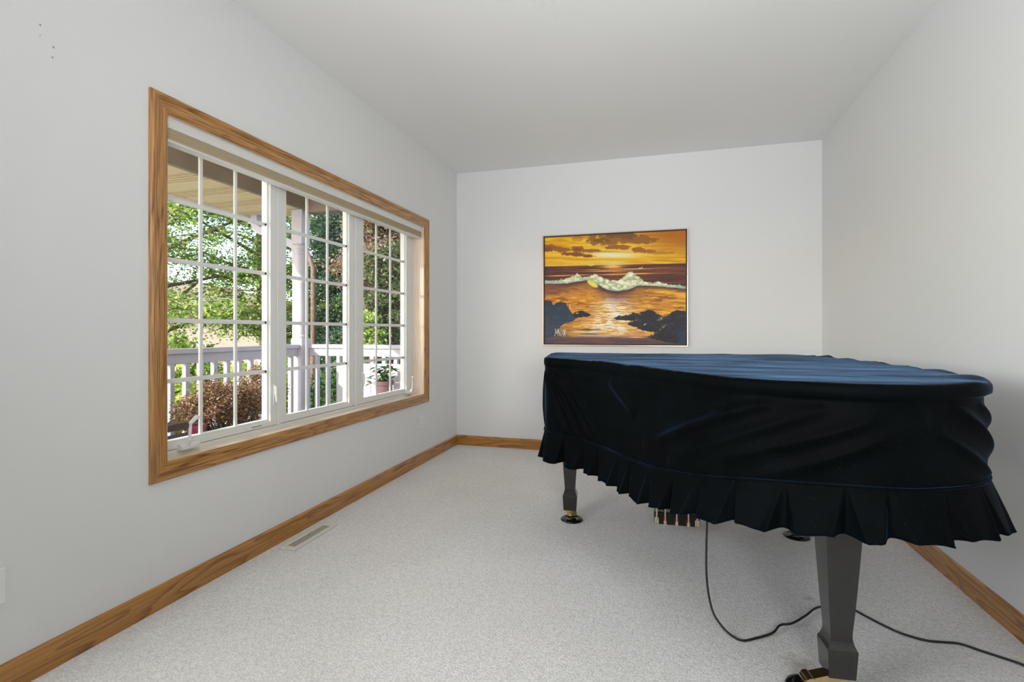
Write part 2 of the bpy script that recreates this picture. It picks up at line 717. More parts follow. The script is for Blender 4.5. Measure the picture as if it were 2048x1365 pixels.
M['concrete'] = plain('pale_concrete', srgb(206, 200, 190), 0.9, vary=0.05, scale=4)
M['house_wall'] = plain('pink_beige_siding', srgb(226, 196, 180), 0.85, vary=0.05, scale=3)
M['house_trim'] = plain('house_trim_white', srgb(232, 230, 228), 0.7, vary=0.02)
M['house_roof'] = plain('grey_shingles', srgb(196, 172, 160), 0.95, vary=0.12, scale=14)
M['house_glass'] = plain('house_glass', srgb(86, 104, 124), 0.1, vary=0.1)

# ================================================================== room shell
XL, XR, YB, YR, ZC = -1.99, 1.283, 4.805, -3.4, 2.74
WY0, WY1, WZ0, WZ1 = 1.641, 4.060, 0.597, 2.058      # window opening
TH = 0.17


def quad_wall(name, boxes, mat):
    b = MB()
    for lo, hi in boxes:
        b.box(lo, hi)
    return struct(b.build(name, mat))


struct(box('floor', (XL - 0.16, YR - 0.3, -0.12), (XR + 0.16, YB + 0.16, 0.0), M['carpet']))
struct(box('ceiling', (XL - 0.17, YR - 0.3, ZC), (XR + 0.16, YB + 0.16, ZC + 0.12), M['ceiling']))
SW = (-1.15, 0.70, 0.80, 2.20)                         # unseen opening made up for the side fill light
x0, x1 = XL - TH, XL
quad_wall('wall_left', [
    ((x0, YR - 0.3, 0), (x1, SW[0], ZC)), ((x0, SW[1], 0), (x1, WY0, ZC)), ((x0, WY1, 0), (x1, YB + 0.16, ZC)),
    ((x0, SW[0], 0), (x1, SW[1], SW[2])), ((x0, SW[0], SW[3]), (x1, SW[1], ZC)),
    ((x0, WY0, 0), (x1, WY1, WZ0)), ((x0, WY0, WZ1), (x1, WY1, ZC))], M['wall'])
quad_wall('wall_back', [((XL, YB, 0), (XR, YB + 0.16, ZC))], M['wall'])
quad_wall('wall_right', [((XR, YR - 0.3, 0), (XR + 0.16, YB + 0.16, ZC))], M['wall'])
quad_wall('wall_rear', [((XL, YR - 0.16, 0), (XR, YR, ZC))], M['wall'])


def baseboard(name, p0, p1, inward, mat):
    """profile swept between two points on the floor; inward = direction into the room"""
    prof = [(0, 0), (0.0135, 0), (0.0135, 0.078), (0.0125, 0.086), (0.009, 0.0925), (0.004, 0.0965), (0, 0.0975)]
    iw = Vector(inward)
    d = (Vector(p1) - Vector(p0)).normalized()
    s0 = [Vector(p0) + iw * t + d * (t if True else 0) + Vector((0, 0, z)) for t, z in prof]
    s1 = [Vector(p1) + iw * t - d * t + Vector((0, 0, z)) for t, z in prof]
    return struct(MB().sections([s0, s1]).build(name, mat))


baseboard('baseboard_left', (XL, YR, 0), (XL, YB, 0), (1, 0, 0), M['oakbase_y'])
baseboard('baseboard_back', (XL, YB, 0), (XR, YB, 0), (0, -1, 0), M['oakbase_x'])
baseboard('baseboard_right', (XR, YB, 0), (XR, YR, 0), (-1, 0, 0), M['oakbase_y'])

# ------------------------------------------------------------------ window casing (mitred oak) and jamb liners
CW = 0.074
cprof = [(-0.003, 0.0), (-0.003, 0.008), (0.003, 0.012), (0.014, 0.0135), (0.044, 0.0155), (0.048, 0.0135), (0.052, 0.0175),
         (0.058, 0.0205), (0.066, 0.0205), (0.0715, 0.017), (CW, 0.011), (CW, 0.0)]


def casing(name, a, b, out, mat):
    """a,b inner corners (y,z); out = outward direction (y,z)"""
    d = Vector((b[0] - a[0], b[1] - a[1])).normalized()
    sa, sb = [], []
    for u, t in cprof:
        pa = Vector(a) + Vector(out) * u - d * u
        pb = Vector(b) + Vector(out) * u + d * u
        sa.append((XL + t, pa.x, pa.y))
        sb.append((XL + t, pb.x, pb.y))
    return struct(MB().sections([sa, sb]).build(name, mat))


casing('trim_1', (WY0, WZ1), (WY1, WZ1), (0, 1), M['oak_y'])
casing('trim_2', (WY0, WZ0), (WY1, WZ0), (0, -1), M['oak_y'])
casing('trim_3', (WY0, WZ0), (WY0, WZ1), (-1, 0), M['oak_z'])
casing('trim_4', (WY1, WZ0), (WY1, WZ1), (1, 0), M['oak_z'])
XF = -2.090                                            # room-side face of the window frame
LT = 0.008
struct(box('trim_5', (XF - 0.002, WY0, WZ0 - 0.012), (XL + 0.002, WY1, WZ0 + 0.0005), M['oaklit_y']), 'oak window stool with window glare put into its colour')
struct(box('trim_6', (XF - 0.002, WY1 - 0.0005, WZ0), (XL + 0.002, WY1 + 0.012, WZ1), M['oaklit_z']), 'oak side jamb far end with sunlight put into its colour')
struct(box('trim_7', (XF - 0.002, WY0 - 0.012, WZ0), (XL + 0.002, WY0 + 0.0005, WZ1), M['oaklit_z']), 'oak side jamb near end with sunlight put into its colour')
struct(box('trim_8', (XF - 0.002, WY0, WZ1 - 0.0005), (XL + 0.002, WY1, WZ1 + 0.012), M['oaklit_y']), 'oak head jamb with window glare put into its colour')

# ------------------------------------------------------------------ window_1: frame, three sashes with grilles, panes, cranks, locks
win = struct(empty('window_1', (XF, WY0, WZ0)), 'white three-panel casement window with white grilles')
XB = XL - TH - 0.005
fr = MB()
FWD = 0.022
fr.box((XB, WY0, WZ0), (XF, WY1, WZ0 + 0.018))
fr.box((XB, WY0, WZ1 - 0.03), (XF, WY1, WZ1))
fr.box((XB, WY0, WZ0 + 0.018), (XF, WY0 + FWD, WZ1 - 0.03))
fr.box((XB, WY1 - 0.045, WZ0 + 0.018), (XF, WY1, WZ1 - 0.03))
for yc in (2.416, 3.192):
    fr.box((XB, yc - 0.014, WZ0 + 0.018), (XF + 0.001, yc + 0.014, WZ1 - 0.03), 0.002)
fr.build('window_frame', M['vinyl'], win)
GZ0, GZ1 = 0.648, 2.012
ROWS = [GZ0 + (GZ1 - GZ0) * k / 5 for k in range(1, 5)]
SASHES = [((WY0 + FWD + 0.001, 2.400), (1.722, 2.345), True), ((2.432, 3.176), (2.490, 3.100), False), ((3.208, WY1 - 0.047), (3.285, 3.925), True)]
bar_mesh = {}
for si, ((a0, a1), (g0, g1), operable) in enumerate(SASHES):
    s0z, s1z = WZ0 + 0.020, WZ1 - 0.032
    xg = XF - 0.040                                    # glass plane
    xf = XF - 0.001 if operable else XF - 0.006
    sb = MB()
    # stiles and rails with a stepped glazing bead
    sb.box((xg - 0.02, a0, s0z), (xf, g0 - 0.006, s1z), 0.002)
    sb.box((xg - 0.02, g1 + 0.006, s0z), (xf, a1, s1z), 0.002)
    sb.box((xg - 0.02, g0 - 0.006, s0z), (xf, g1 + 0.006, GZ0 - 0.004), 0.002)
    sb.box((xg - 0.02, g0 - 0.006, GZ1 + 0.004), (xf, g1 + 0.006, s1z), 0.002)
    for lo, hi in (((xg - 0.01, g0 - 0.006, GZ0 - 0.004), (xf - 0.014, g0 + 0.004, GZ1 + 0.004)),
                   ((xg - 0.01, g1 - 0.004, GZ0 - 0.004), (xf - 0.014, g1 + 0.006, GZ1 + 0.004)),
                   ((xg - 0.01, g0 + 0.004, GZ0 - 0.004), (xf - 0.014, g1 - 0.004, GZ0 + 0.006)),
                   ((xg - 0.01, g0 + 0.004, GZ1 - 0.006), (xf - 0.014, g1 - 0.004, GZ1 + 0.004))):
        sb.box(lo, hi)
    sash = sb.build('sash', M['vinyl'], win)
    sash['label'] = ['near casement sash with crank', 'fixed middle sash', 'far casement sash with crank'][si]
    mesh_obj('pane', [(xg, g0, GZ0), (xg, g1, GZ0), (xg, g1, GZ1), (xg, g0, GZ1)], [(0, 1, 2, 3)], M['glass'], sash)
    xm = xg + 0.009
    for k in (1, 2):
        yc = g0 + (g1 - g0) * k / 3
        MB().box((xm - 0.005, yc - 0.0105, GZ0 + 0.004), (xm + 0.005, yc + 0.0105, GZ1 - 0.004), 0.003).build('muntin', M['vinyl'], sash)
    for z in ROWS:
        MB().box((xm - 0.004, g0 + 0.004, z - 0.0105), (xm + 0.0065, g1 - 0.004, z + 0.0105), 0.003).build('muntin', M['vinyl'], sash)
        for yy in (g0 + 0.005, g1 - 0.005):
            MB().lathe([(0.0055, -0.003), (0.0055, 0.003)], (xm + 0.0085, yy, z), 10, 'X').build('grille_pin', M['dark'], sash)


def crank(win, yc, sgn):
    z = WZ0 + 0.030
    x = XF - 0.001
    L = 0.088
    b = MB()
    # low housing with sloping top, long along the sill
    prof = [(x, z - 0.016), (x + 0.030, z - 0.016), (x + 0.030, z - 0.004), (x + 0.016, z + 0.008), (x, z + 0.010)]
    s0 = [(p[0], yc - sgn * L * 0.45, p[1]) for p in prof]
    s1 = [(p[0], yc + sgn * L * 0.25, p[1]) for p in prof]
    s2 = [(x + (p[0] - x) * 0.55, yc + sgn * L * 0.8, z - 0.012 + (p[1] - z + 0.016) * 0.6) for p in prof]
    b.sections([s0, s1, s2])
    c = b.build('crank_housing', M['vinyl'], win)
    k = MB()
    p0 = Vector((x + 0.022, yc - sgn * 0.005, z + 0.002))
    p1 = p0 + Vector((0.012, -sgn * 0.0, 0.020))
    p2 = p1 + Vector((0.006, sgn * 0.002, 0.080))
    p3 = p2 + Vector((0.012, sgn * 0.022, 0.026))
    k.tube([p0, p1], [0.0105, 0.008], 10)
    k.tube([p1, p1 + Vector((0, 0, 0.004)), p2], [0.008, 0.0065, 0.0058], 10)
    k.tube([p2 - Vector((0, sgn * 0.004, 0.004)), p2, p3, p3 + Vector((0.002, sgn * 0.004, 0.003))], [0.007, 0.0085, 0.0105, 0.006], 10)
    k.build('crank_handle', M['vinyl'], c, smooth='auto')


crank(win, 1.818, 1)
crank(win, 3.965, -1)


def lock(win, yc, zc):
    b = MB().box((XF - 0.001, yc - 0.010, zc - 0.062), (XF + 0.006, yc + 0.010, zc + 0.062), 0.004)
    l = b.build('lock_plate', M['vinyl'], win)
    h = MB()
    h.tube([(XF + 0.006, yc, zc + 0.045), (XF + 0.016, yc, zc + 0.040), (XF + 0.017, yc, zc + 0.0)], [0.010, 0.0105, 0.0105], 12)
    h.tube([(XF + 0.016, yc, zc + 0.002), (XF + 0.019, yc, zc - 0.022), (XF + 0.020, yc, zc - 0.042)], [0.0085, 0.007, 0.0045], 12)
    h.build('lock_lever', M['shade_rail'], l, smooth='auto')


lock(win, 2.376, 0.79)
lock(win, 3.250, 0.79)
st = MB().box((XF - 0.0012, 2.215, 0.6285), (XF - 0.0004, 2.285, 0.6345)).build('maker_sticker', plain('grey_print', srgb(150, 150, 148), 0.6), win)

# ------------------------------------------------------------------ window shade pulled up
sh = thing('window_shade', (-2.035, (WY0 + WY1) / 2, 1.953), 'raised tan cellular shade under a white head rail inside the window top', 'window shade')
hp = [(-2.068, 2.057), (-2.004, 2.057), (-2.002, 2.050), (-2.006, 2.038), (-2.006, 2.026), (-2.012, 2.012), (-2.068, 2.012)]
MB().poly([(x, WY0 + 0.006, z) for x, z in hp], (0, WY1 - WY0 - 0.012, 0)).build('head_rail', M['shade_rail'], sh)
fb = MB()
prof = []
nf = 4
for k in range(nf):
    za = 2.012 - k * 0.0122
    prof += [(-2.016, za), (-2.006, za - 0.0061)]
prof += [(-2.016, 2.012 - nf * 0.0122)]
back = [(-2.060, 2.012 - nf * 0.0122), (-2.060, 2.012)]
fb.poly([(x, WY0 + 0.010, z) for x, z in prof + back], (0, WY1 - WY0 - 0.020, 0))
fb.build('pleated_fabric', M['shade_fabric'], sh)
MB().box((-2.064, WY0 + 0.008, 1.953), (-2.010, WY1 - 0.008, 1.963), 0.003).build('bottom_rail', M['shade_rail'], sh)

# ------------------------------------------------------------------ wall plates and marks
op = thing('wall_outlet', (XL, 4.005, 0.300), 'white duplex outlet plate low on the wall beyond the window', 'outlet')
MB().box((XL, 3.970, 0.298), (XL + 0.006, 4.040, 0.413), 0.003).build('cover_plate', M['plate'], op)
for zc in (0.335, 0.376):
    r = MB().box((XL + 0.005, 3.988, zc - 0.016), (XL + 0.0085, 4.022, zc + 0.016), 0.0015).build('receptacle', M['plate'], op)
    MB().box((XL + 0.0083, 3.997, zc - 0.002), (XL + 0.0088, 3.999, zc + 0.008)).box((XL + 0.0083, 4.011, zc - 0.002), (XL + 0.0088, 4.013, zc + 0.008)).build('slot', M['dark'], r)
bp = thing('blank_wall_plate', (XL, 1.05, 0.287), 'blank white wall plate at the left picture edge above the baseboard', 'wall plate')
MB().box((XL, 1.026, 0.287), (XL + 0.006, 1.099, 0.402), 0.003).build('cover_plate', M['plate'], bp)
for (y, z, r, lab) in ((1.192, 2.168, 0.0055, 'topmost small screw anchor left in the wall near the ceiling'),
                       (1.192, 2.133, 0.0030, 'tiny dark nail hole just under the topmost screw anchor'),
                       (1.231, 2.114, 0.0055, 'faint filled anchor, third mark down on the upper left wall'),
                       (1.228, 2.078, 0.0050, 'faint filled anchor, lowest mark on the upper left wall')):
    w = thing('wall_anchor', (XL, y, z), lab, 'wall anchor', 'old screw marks on the left wall')
    MB().lathe([(r, 0.0), (r, 0.0012), (r * 0.55, 0.0014), (r * 0.5, 0.0004)], (XL, y, z), 14, 'X').build('collar', M['vent'], w)
    MB().lathe([(r * 0.5, 0.0), (r * 0.5, 0.0006)], (XL, y, z), 12, 'X').build('hole', plain('anchor_grey', srgb(150, 149, 144), 0.8), w)

# ------------------------------------------------------------------ floor register
vt = thing('floor_vent', (-1.883, 2.415, 0.0), 'beige metal floor register in the carpet beside the baseboard', 'floor vent')
vb = MB()
vx0, vx1, vy0, vy1 = -1.935, -1.832, 2.232, 2.600
ix0, ix1, iy0, iy1 = -1.910, -1.857, 2.262, 2.570
vb.box((vx0, vy0, 0.0), (ix0, vy1, 0.009), 0.003)
vb.box((ix1, vy0, 0.0), (vx1, vy1, 0.009), 0.003)
vb.box((ix0 - 0.002, vy0, 0.0), (ix1 + 0.002, iy0, 0.009), 0.003)
vb.box((ix0 - 0.002, iy1, 0.0), (ix1 + 0.002, vy1, 0.009), 0.003)
vb.build('vent_frame', M['vent'], vt)
box('duct_dark_sheet', (ix0, iy0, 0.0), (ix1, iy1, 0.0015), M['dark'], vt)  # flat dark sheet painted for the shade down the duct
ns = 24
first = None
for k in range(ns):
    y = iy0 + (iy1 - iy0) * (k + 0.5) / ns
    if first is None:
        first = MB().box((ix0, y - 0.0024, 0.0046), (ix1, y + 0.0024, 0.0062)).build('louver', M['vent'], vt)
        y_first = y
    else:
        dup(first, vt, (0, y - y_first, 0))

# ================================================================== painting
def make_painting():
    X0, X1, Z0, Z1 = -1.0925, 0.226, 1.009, 2.061
    yf = YB - 0.034
    root = thing('framed_painting', ((X0 + X1) / 2, YB, Z0), 'large framed oil painting of golden sunset surf breaking between dark rocks', 'painting')
    fw = 0.009
    f = MB()
    f.box((X0, yf, Z0), (X1, YB - 0.001, Z0 + fw), 0.002)
    f.box((X0, yf, Z1 - fw), (X1, YB - 0.001, Z1), 0.002)
    f.box((X0, yf, Z0 + fw), (X0 + fw, YB - 0.001, Z1 - fw), 0.002)
    f.box((X1 - fw, yf, Z0 + fw), (X1, YB - 0.001, Z1 - fw), 0.002)
    f.build('frame', M['frame_metal'], root)
    g = MB()
    i0, i1, j0, j1 = X0 + fw, X1 - fw, Z0 + fw, Z1 - fw
    lw = 0.010
    g.box((i0, yf + 0.012, j0), (i1, YB - 0.002, j0 + lw))
    g.box((i0, yf + 0.012, j1 - lw), (i1, YB - 0.002, j1))
    g.box((i0, yf + 0.012, j0 + lw), (i0 + lw, YB - 0.002, j1 - lw))
    g.box((i1 - lw, yf + 0.012, j0 + lw), (i1, YB - 0.002, j1 - lw))
    g.build('frame_liner', M['frame_dark'], root)
    # canvas: flat picture, colours computed point by point
    i0 += lw
    i1 -= lw
    j0 += lw
    j1 -= lw
    nx, ny = 460, 370
    u = np.linspace(0, 1, nx)[None, :].repeat(ny, 0)
    v = np.linspace(0, 1, ny)[:, None].repeat(nx, 1)
    x = 95 + 1420 * u
    top = 185 - 0.065 * (x - 95)
    y = top + v * (1250 - top)
    C = np.zeros((ny, nx, 3))

    def mix(col, a):
        nonlocal C
        a = np.clip(a, 0, 1)[..., None]
        C = C * (1 - a) + np.array(col, float) * a

    def gs(cx, cy, rx, ry):
        return np.exp(-((x - cx) / rx) ** 2 - ((y - cy) / ry) ** 2)
    yh = 474 - 0.034 * (x - 95)
    # sky
    st1 = fbm(x / 260, y / 16, 3)
    C[:] = (224, 166, 20)
    mix((240, 190, 48), sstep(0.45, 0.7, st1))
    mix((196, 128, 10), sstep(0.55, 0.3, st1) * 0.7)
    mix((178, 100, 8), sstep(900, 1400, x) * sstep(440, 130, y))
    mix((222, 178, 70), sstep(360, 460, y) * 0.55 * sstep(1300, 700, x))
    mix((228, 188, 60), gs(800, 300, 420, 60) * 0.8)
    mix((236, 226, 150), gs(800, 345, 260, 38) * 0.9)
    mix((232, 226, 214), gs(810, 352, 190, 17) * (0.65 + 0.5 * fbm(x / 120, y / 7, 9)))
    mix((214, 160, 10), gs(830, 395, 300, 12) * 0.8)
    mix((226, 206, 130), gs(810, 430, 160, 22) * 0.8)
    # clouds
    cn = fbm(x / 38, y / 26, 21)
    cn2 = fbm(x / 12, y / 10, 25)

    def cloud(blobs, col, soft=0.12, amt=0.9, thr=0.5):
        m = np.full(x.shape, -1.0)
        for (cx, cy, rx, ry) in blobs:
            dy = (y - cy) / ry
            dy = np.where(dy > 0, dy * 0.8, dy)
            m = np.maximum(m, 1 - np.sqrt(((x - cx) / rx) ** 2 + dy ** 2))
        raw = m
        m = m + (cn - 0.5) * 0.95 + (cn2 - 0.5) * 0.35
        mix(col, sstep(thr - 0.42, thr - 0.42 + soft, m) * amt * sstep(-0.22, 0.05, raw))
    cloud([(450, 185, 80, 26)], (168, 108, 30), 0.3, 0.55)
    cloud([(850, 165, 320, 62), (640, 205, 110, 42), (1080, 185, 190, 42), (760, 225, 160, 26)], (134, 84, 34), 0.25, 0.85)
    cloud([(900, 150, 200, 34), (700, 200, 90, 26)], (108, 66, 36), 0.25, 0.6)
    cloud([(160, 285, 130, 40), (270, 300, 130, 26), (450, 290, 80, 32), (560, 308, 130, 18)], (146, 84, 40), 0.14, 0.92)
    cloud([(130, 295, 60, 22), (450, 296, 50, 16)], (112, 62, 36), 0.3, 0.6)
    cloud([(330, 342, 60, 18), (430, 348, 90, 22), (540, 360, 90, 16)], (124, 66, 36), 0.14, 0.92)
    cloud([(860, 265, 130, 26), (780, 275, 70, 16), (1060, 290, 80, 30), (1130, 305, 120, 18)], (150, 88, 30), 0.14, 0.9)
    cloud([(1270, 318, 150, 18)], (168, 108, 24), 0.3, 0.6)
    mix((176, 112, 14), gs(700, 315, 220, 7) * 0.7)
    # distant sea
    sea = sstep(-2, 3, y - yh)
    s2 = fbm(x / 330, y / 13, 41)
    s3 = fbm(x / 120, y / 6, 43)
    col = C.copy()
    C[:] = (96, 52, 36)
    mix((66, 34, 30), sstep(0.5, 0.72, s2) * 0.9)
    mix((122, 70, 42), sstep(0.45, 0.25, s2) * 0.8)
    mix((70, 40, 44), sstep(350, 95, x) * 0.5)
    for (cx, cy, rx, ry, a) in ((760, 512, 230, 5, 1), (1010, 488, 270, 5, .9), (250, 566, 170, 5, 1), (470, 555, 120, 4, .8), (1060, 535, 200, 6, 1),
                                (820, 545, 220, 5, .9), (600, 500, 140, 4, .6), (1350, 530, 180, 3, .4), (800, 470, 110, 8, .9)):
        mix((232, 158, 62), gs(cx, cy - 0.03 * (x - cx), rx, ry) * a)
        mix((252, 220, 160), gs(cx, cy - 0.03 * (x - cx), rx * 0.5, ry * 0.5) * a)
    mix((236, 190, 110), gs(800, 460, 95, 26) * (0.4 + s3))
    mix((220, 140, 50), gs(800, 520, 150, 40) * sstep(0.4, 0.7, s3))
    C = col * (1 - sea[..., None]) + C * sea[..., None]
    # near water below the wave
    bx = [95, 250, 340, 450, 540, 590, 640, 700, 760, 850, 950, 1010, 1040, 1090, 1200, 1300, 1450, 1525]
    by = [650, 645, 640, 620, 606, 606, 640, 680, 705, 715, 700, 682, 660, 655, 660, 665, 680, 686]
    tx = [95, 230, 320, 400, 440, 490, 560, 630, 700, 780, 860, 915, 955, 1000, 1060, 1110, 1200, 1250, 1310, 1400, 1525]
    ty = [622, 614, 598, 570, 538, 578, 572, 545, 582, 606, 606, 566, 525, 512, 560, 610, 636, 606, 634, 648, 656]
    yb = np.interp(x, bx, by)
    yt = np.interp(x, tx, ty)
    water = sstep(-2, 6, y - yb)
    col = C.copy()
    slope = (x - 800) * 0.18
    w1 = fbm((x + 0.5 * y) / 110, (y - slope * 0.4) / 15, 61)
    w2 = fbm((x - 0.4 * y) / 90, (y + slope * 0.2) / 11, 67)
    w3 = fbm(x / 60, y / 7, 71)
    C[:] = (206, 136, 40)
    mix((150, 84, 36), sstep(0.5, 0.66, w1) * 0.9)
    mix((240, 180, 50), sstep(0.5, 0.68, w2) * 0.9)
    mix((176, 112, 78), sstep(0.56, 0.74, w3) * 0.55)
    cen = np.exp(-((x - (820 - 0.25 * (y - 900))) / (110 + 0.42 * np.abs(y - 720))) ** 2)
    mix((252, 234, 190), cen * sstep(0.36, 0.58, w1 * 0.5 + w3 * 0.5) * 1.25 * sstep(720, 800, y))
    mix((176, 104, 40), cen * sstep(0.58, 0.70, w1) * 0.7)
    mix((255, 246, 226), np.exp(-((x - 810) / (60 + 0.25 * np.abs(y - 720))) ** 2) * sstep(0.48, 0.62, w3) * sstep(740, 860, y) * sstep(1130, 1040, y))
    mix((232, 206, 196), cen * sstep(0.55, 0.72, w2) * 0.9 * sstep(720, 800, y))
    mix((240, 176, 40), sstep(1050, 1400, x) * sstep(0.45, 0.6, w2) * 0.8)
    mix((112, 66, 50), (1 - sstep(0, 150, y - yb - 0.09 * np.abs(x - 500))) * (0.75 + 0.4 * (w1 - 0.5)) * sstep(1300, 850, x))
    mix((78, 44, 46), (1 - sstep(0, 55, y - yb)) * 0.9)
    mix((126, 74, 52), sstep(420, 95, x) * sstep(820, 660, y) * 0.8)
    # low foreground, mauve in shade of the shore
    mix((104, 70, 66), sstep(1150, 1195, y + 12 * (w1 - 0.5) * 4) * 0.95)
    mix((70, 60, 78), sstep(1180, 1240, y) * sstep(0.4, 0.6, fbm(x / 140, y / 20, 77)) * 0.8)
    for (cx, cy, rx, ry, c2) in ((560, 1108, 120, 8, (60, 50, 56)), (600, 1150, 130, 8, (66, 66, 72)), (480, 1130, 110, 8, (238, 214, 170)), (720, 1140, 90, 12, (232, 168, 40)),
                                 (640, 1172, 170, 7, (150, 160, 158)), (1010, 1160, 120, 12, (216, 140, 110)), (1040, 1182, 90, 5, (250, 222, 206))):
        mix(c2, gs(cx, cy, rx, ry) * 0.9)
    C = col * (1 - water[..., None]) + C * water[..., None]
    # foam
    rough = (fbm(x / 26, y / 22, 81) - 0.5) * 44 + (fbm(x / 9, y / 8, 83) - 0.5) * 22
    fm = sstep(-3, 4, y - yt + rough * 0.7) * sstep(4, -4, y - yb + rough * 0.25)
    fn = fbm(x / 30, y / 18, 85)
    fc = np.zeros_like(C)
    fc[:] = (206, 206, 158)
    a = sstep(0.52, 0.7, fn)[..., None]
    fc = fc * (1 - a) + np.array((238, 236, 214)) * a
    a = (sstep(0.5, 0.3, fn) * 0.8)[..., None]
    fc = fc * (1 - a) + np.array((146, 164, 128)) * a
    a = (sstep(26, 2, yb - y) * 0.55)[..., None]
    fc = fc * (1 - a) + np.array((142, 178, 162)) * a
    a = (np.maximum(sstep(330, 120, x), sstep(1330, 1480, x)) * 0.6)[..., None]
    fc = fc * (1 - a) + np.array((132, 176, 164)) * a
    C = C * (1 - fm[..., None]) + fc * fm[..., None]
    # lit lens under the curl
    xr = (x - 600) * 0.86 + (y - 642) * 0.5
    yr = -(x - 600) * 0.5 + (y - 642) * 0.86
    mix((222, 206, 96), sstep(1.15, 0.75, np.sqrt((xr / 66) ** 2 + (yr / 27) ** 2)))
    mix((236, 222, 120), sstep(1.0, 0.2, np.sqrt(((xr - 10) / 40) ** 2 + ((yr - 4) / 16) ** 2)) * 0.6)

    def inside(poly):
        px = x + (fbm(x / 18, y / 18, 91) - 0.5) * 22
        py = y + (fbm(x / 18, y / 18, 93) - 0.5) * 22
        r = np.zeros(x.shape, bool)
        n = len(poly)
        for i in range(n):
            xa, ya = poly[i]
            xb, yb_ = poly[(i + 1) % n]
            if ya == yb_:
                continue
            c = ((ya > py) != (yb_ > py)) & (px < (xb - xa) * (py - ya) / (yb_ - ya) + xa)
            r ^= c
        return r.astype(float)
    rn = fbm(x / 40, y / 30, 95)
    left = inside([(60, 818), (168, 820), (188, 868), (238, 826), (312, 830), (348, 882), (386, 942), (430, 995), (400, 1020), (300, 1050), (250, 1085), (320, 1160), (60, 1200)])
    mix((44, 58, 74), left)
    mix((58, 78, 96), left * sstep(0.5, 0.7, rn) * 0.6)
    mix((40, 40, 52), left * sstep(900, 830, y) * 0.6)
    low = gs(120, 1120, 190, 110)
    mix((66, 72, 92), low * 0.7)
    mix((38, 36, 42), inside([(385, 965), (432, 922), (480, 914), (545, 934), (592, 960), (540, 976), (430, 988)]))
    mix((246, 216, 160), gs(440, 942, 16, 5) + gs(365, 872, 5, 18))
    rock = inside([(800, 995), (850, 968), (960, 958), (1000, 932), (1060, 938), (1160, 893), (1212, 920), (1300, 968), (1350, 960), (1390, 908), (1440, 902), (1560, 922), (1560, 1262),
                   (1320, 1225), (1140, 1180), (1230, 1132), (1100, 1112), (1050, 1085), (1000, 1066), (948, 1050), (990, 1012), (900, 1012)])
    mix((38, 36, 42), rock)
    mix((54, 54, 66), rock * sstep(0.5, 0.72, rn) * 0.7)
    mix((44, 62, 86), rock * sstep(1380, 1520, x) * sstep(960, 1180, y) * 0.8)
    for (cx, cy, rx, ry, an) in ((1290, 975, 26, 8, -.5), (1270, 1000, 34, 9, -.5), (1125, 1050, 18, 9, -.6), (1290, 1085, 44, 9, -.7), (1010, 1018, 40, 7, -.3), (1185, 1160, 46, 7, -.4),
                                 (1405, 912, 20, 4, -.4), (1150, 900, 24, 4, -.4), (1080, 948, 18, 4, 0), (890, 968, 40, 3, -.15)):
        dx = (x - cx) * math.cos(an) + (y - cy) * math.sin(an)
        dy = -(x - cx) * math.sin(an) + (y - cy) * math.cos(an)
        mix((226, 188, 112), np.exp(-(dx / rx) ** 2 - (dy / ry) ** 2) * sstep(0.38, 0.6, fbm(x / 12, y / 9, 97)) * 0.9)

    # birds and signature strokes
    def stroke(pts, w, col):
        for (a, b) in zip(pts[:-1], pts[1:]):
            ax, ay = a
            bx_, by_ = b
            dx, dy = bx_ - ax, by_ - ay
            t = np.clip(((x - ax) * dx + (y - ay) * dy) / (dx * dx + dy * dy + 1e-9), 0, 1)
            d = np.hypot(x - ax - t * dx, y - ay - t * dy)
            mix(col, sstep(w + 1.5, w - 0.8, d))
    stroke([(556, 446), (575, 460), (612, 452)], 2.0, (250, 236, 214))
    stroke([(1064, 482), (1088, 480), (1102, 468)], 2.0, (250, 236, 214))
    sg = (222, 196, 150)
    stroke([(196, 1170), (206, 1168), (212, 1102)], 2.2, sg)
    stroke([(208, 1104), (222, 1150), (236, 1106), (236, 1168)], 2.2, sg)
    stroke([(234, 1168), (243, 1108), (254, 1166)], 2.0, sg)
    stroke([(238, 1142), (250, 1142)], 2.0, sg)
    stroke([(244, 1104), (276, 1104)], 2.2, sg)
    stroke([(262, 1104), (260, 1168)], 2.2, sg)
    stroke([(282, 1114), (270, 1122), (282, 1140), (270, 1166)], 2.0, sg)
    stroke([(292, 1112), (284, 1138), (292, 1164), (300, 1138), (292, 1112)], 1.8, sg)
    stroke([(300, 1168), (302, 1104), (314, 1174), (316, 1106)], 2.0, sg)
    bn = (fbm(x / 9, y / 5, 99) - 0.5) * 14
    C = np.clip((C + bn[..., None]) * 1.05 + 4, 0, 255) / 255.0
    # saturation lift, to linear
    lin = np.where(C <= 0.04045, C / 12.92, ((C + 0.055) / 1.055) ** 2.4)
    rgba = np.ones((ny * nx, 4), np.float32)
    rgba[:, :3] = lin.reshape(-1, 3)
    gx = i0 + (i1 - i0) * u
    gz = j1 + (j0 - j1) * v
    V = np.stack([gx, np.full_like(gx, yf + 0.017), gz], -1).reshape(-1, 3)
    idx = np.arange(nx * ny).reshape(ny, nx)
    F = np.stack([idx[:-1, :-1], idx[1:, :-1], idx[1:, 1:], idx[:-1, 1:]], -1).reshape(-1, 4)
    m, nt, p = new_mat('oil_paint')
    at = N(nt, 'ShaderNodeAttribute')
    at.attribute_name = 'paint'
    nt.links.new(at.outputs['Color'], p.inputs['Base Color'])
    p.inputs['Roughness'].default_value = 0.5
    p.inputs['Specular IOR Level'].default_value = 0.3
    tc = N(nt, 'ShaderNodeTexCoord')
    no = N(nt, 'ShaderNodeTexNoise')
    no.inputs['Scale'].default_value = 120
